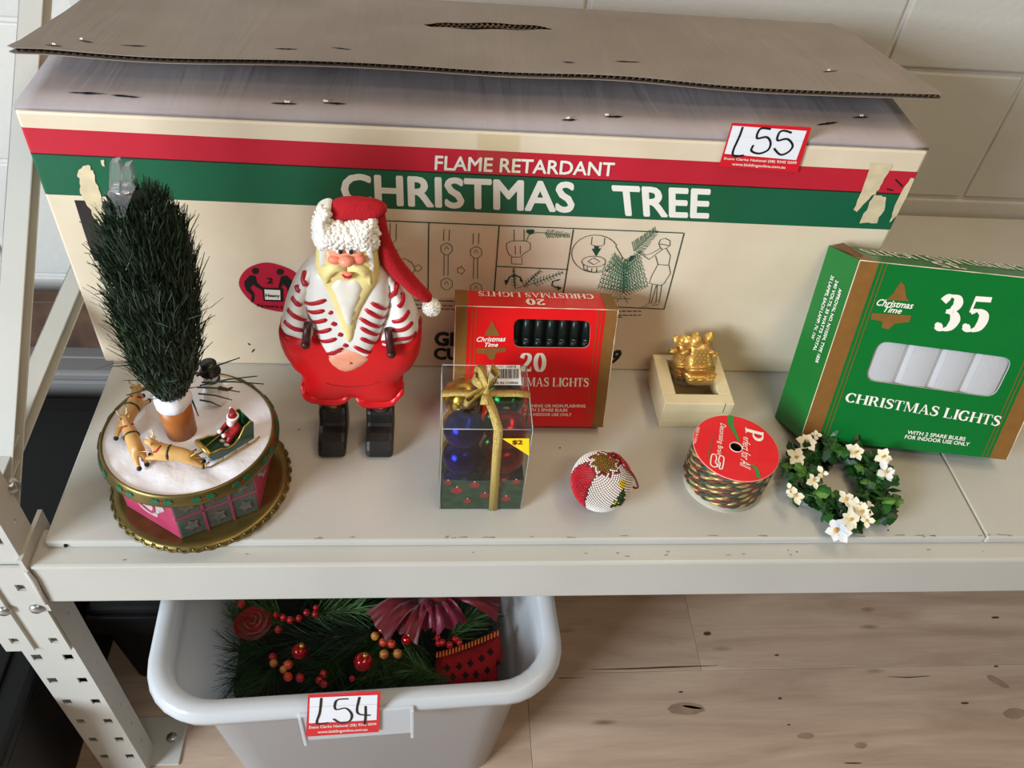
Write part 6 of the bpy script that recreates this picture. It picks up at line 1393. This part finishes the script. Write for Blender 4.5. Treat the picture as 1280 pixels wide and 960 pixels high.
# ------------------------------------------------------------------ dark things beside the frame
blk_p = M('black_plastic', (9, 9, 10), 0.5, noise=(8, 0.2), spec=0.25)
def crate(name, label, x0, x1, y0, y1, z1, mat, rimm=0.012):
    t = thing(name, label, 'crate', ((x0 + x1) / 2, (y0 + y1) / 2, ZF))
    mb = MB(); i_ = 0.015
    lo = [(x0 + i_, y0 + i_, ZF), (x1 - i_, y0 + i_, ZF), (x1 - i_, y1 - i_, ZF), (x0 + i_, y1 - i_, ZF)]; hi = [(x0 + 0.004, y0 + 0.004, z1 - 0.02), (x1 - 0.004, y0 + 0.004, z1 - 0.02), (x1 - 0.004, y1 - 0.004, z1 - 0.02), (x0 + 0.004, y1 - 0.004, z1 - 0.02)]
    mb.add(lo + hi, [(3, 2, 1, 0), (4, 5, 6, 7)] + [(i, (i + 1) % 4, (i + 1) % 4 + 4, i + 4) for i in range(4)]); mb.build('crate_body', mat, t, bevel=0.008)
    MB().box(x0, x1, y0, y1, z1 - 0.02, z1).build('lid', mat, t, bevel=0.006)
    MB().box(x0 + 0.03, x1 - 0.03, y0 + 0.03, y1 - 0.03, z1, z1 + 0.004).build('lid_panel', mat, t, bevel=0.003)
    MB().box((x0 + x1) / 2 - 0.05, (x0 + x1) / 2 + 0.05, y0 - 0.006, y0 + 0.004, z1 - 0.05, z1 - 0.01).build('latch', mat, t, bevel=0.002)
    return t
crate('storage_crate', 'lidded black plastic crate on the floor behind the steel upright', -0.93, -0.445, -0.10, 0.44, -0.27, blk_p)
crate('storage_crate', 'low black case on the floor between the upright and the white tub', -0.425, -0.325, 0.10, 0.46, -0.30, blk_p)
gz_ = onY(100, 432, 0.53).z
gb = crate('storage_crate', 'grey box against the wall behind the black crate', -0.90, -0.425, 0.47, 0.555, gz_, M('grey_box', (120, 116, 112), 0.6))
tw = M('rough_timber', (96, 66, 46), 0.7, rgb2=(58, 38, 28), noise=(25, 0.3))
tag(MB().obox((-0.80, 0.52, gz_ + 0.0045), (0.40, 0, 0), (0, 0.025, 0), (0, 0.008, 0.085)).build('timber_offcut', tw, None, origin=(-0.6, 0.53, gz_ + 0.0045), bevel=0.002), 'rough brown timber offcut on the grey box by the wall', 'timber')
# ------------------------------------------------------------------ printed knots of the laminate, scuffs on the shelf edge
FPl = Plane((0, 0, ZF), (1, 0, 0), (0, 1, 0)); kn_m = M('laminate_knot', (138, 112, 94), 0.45, rgb2=(164, 138, 116), noise=(45, 0.3)); kn_d = M('laminate_crack', (84, 64, 52), 0.5)
def blot(cx, cy, rx, ry, mat, ang=0.0, n=18):
    ps = []
    for k in range(n):
        a = 2 * PI * k / n; q = random.uniform(0.92, 1.05); x, y = rx * math.cos(a) * q, ry * math.sin(a) * q
        ps.append(FPl.uv(cx + x * math.cos(ang) - y * math.sin(ang), cy + x * math.sin(ang) + y * math.cos(ang)))
    flat('laminate_knot', [ps], FPl, 0.0002, mat, floor)
for a in ((858, 886, 24, 8, kn_m), (1007, 920, 11, 4, kn_m), (1076, 932, 8, 4, kn_m), (1085, 762, 9, 3, kn_m), (1247, 852, 16, 4, kn_m, 0.5), (1268, 892, 14, 7, kn_m), (884, 792, 5, 2.5, kn_d), (971, 819, 3, 1.2, kn_d), (975, 873, 2.5, 1.5, kn_d), (851, 865, 3, 1.2, kn_d), (865, 884, 13, 1.6, kn_d, 0.15), (1206, 879, 5, 1.5, kn_d), (1244, 772, 5, 1.5, kn_d), (1245, 833, 3, 1.2, kn_d), (986, 906, 2, 1, kn_d), (1066, 954, 12, 1.0, kn_d)): blot(*a)
for pts, wv in (([(738, 837), (790, 836), (840, 834), (898, 832)], [0.0006, 0.0022, 0.0026, 0.0006]), ([(1110, 846), (1135, 847), (1162, 845)], [0.0005, 0.0020, 0.0006]), ([(698, 848), (730, 847)], [0.0016, 0.0006])):
    flat('laminate_crack', ribbon2([FPl.uv(*p) for p in pts], wv), FPl, 0.0003, kn_d, floor)
scf = M('edge_scuff', (138, 128, 116), 0.7); LPl = Plane((0, 0, 0), (1, 0, 0), (0, 1, 0)); BPl = Plane((0, -0.0185, -0.010), (1, 0, 0), (0, 1, 0))
for k in range(26):
    x = random.uniform(380, 1270); y = 675 - (x - 56) * 0.0033 - random.uniform(0.5, 3); l = random.uniform(3, 12)
    flat('edge_scuff', ribbon2([LPl.uv(x, y), LPl.uv(x + l, y + random.uniform(-0.5, 0.3))], [0.0006, random.uniform(0.0006, 0.0014)]), LPl, 0.00025, scf, shelf)
for k in range(14):
    x = random.uniform(90, 1270); y = 704 - (x - 46) * 0.0077 - random.uniform(0, 10); l = random.uniform(2, 6)
    flat('edge_scuff', ribbon2([BPl.uv(x, y), BPl.uv(x + l, y)], random.uniform(0.0006, 0.0012)), BPl, 0.00025, scf, shelf)
for x, y in ((374, 537), (700, 560), (1110, 663), (330, 498), (996, 690), (620, 610)): flat('speck', [[LPl.uv(x + 1.1 * math.cos(k), y + 1.0 * math.sin(k)) for k in range(6)]], LPl, 0.0003, ink, shelf)
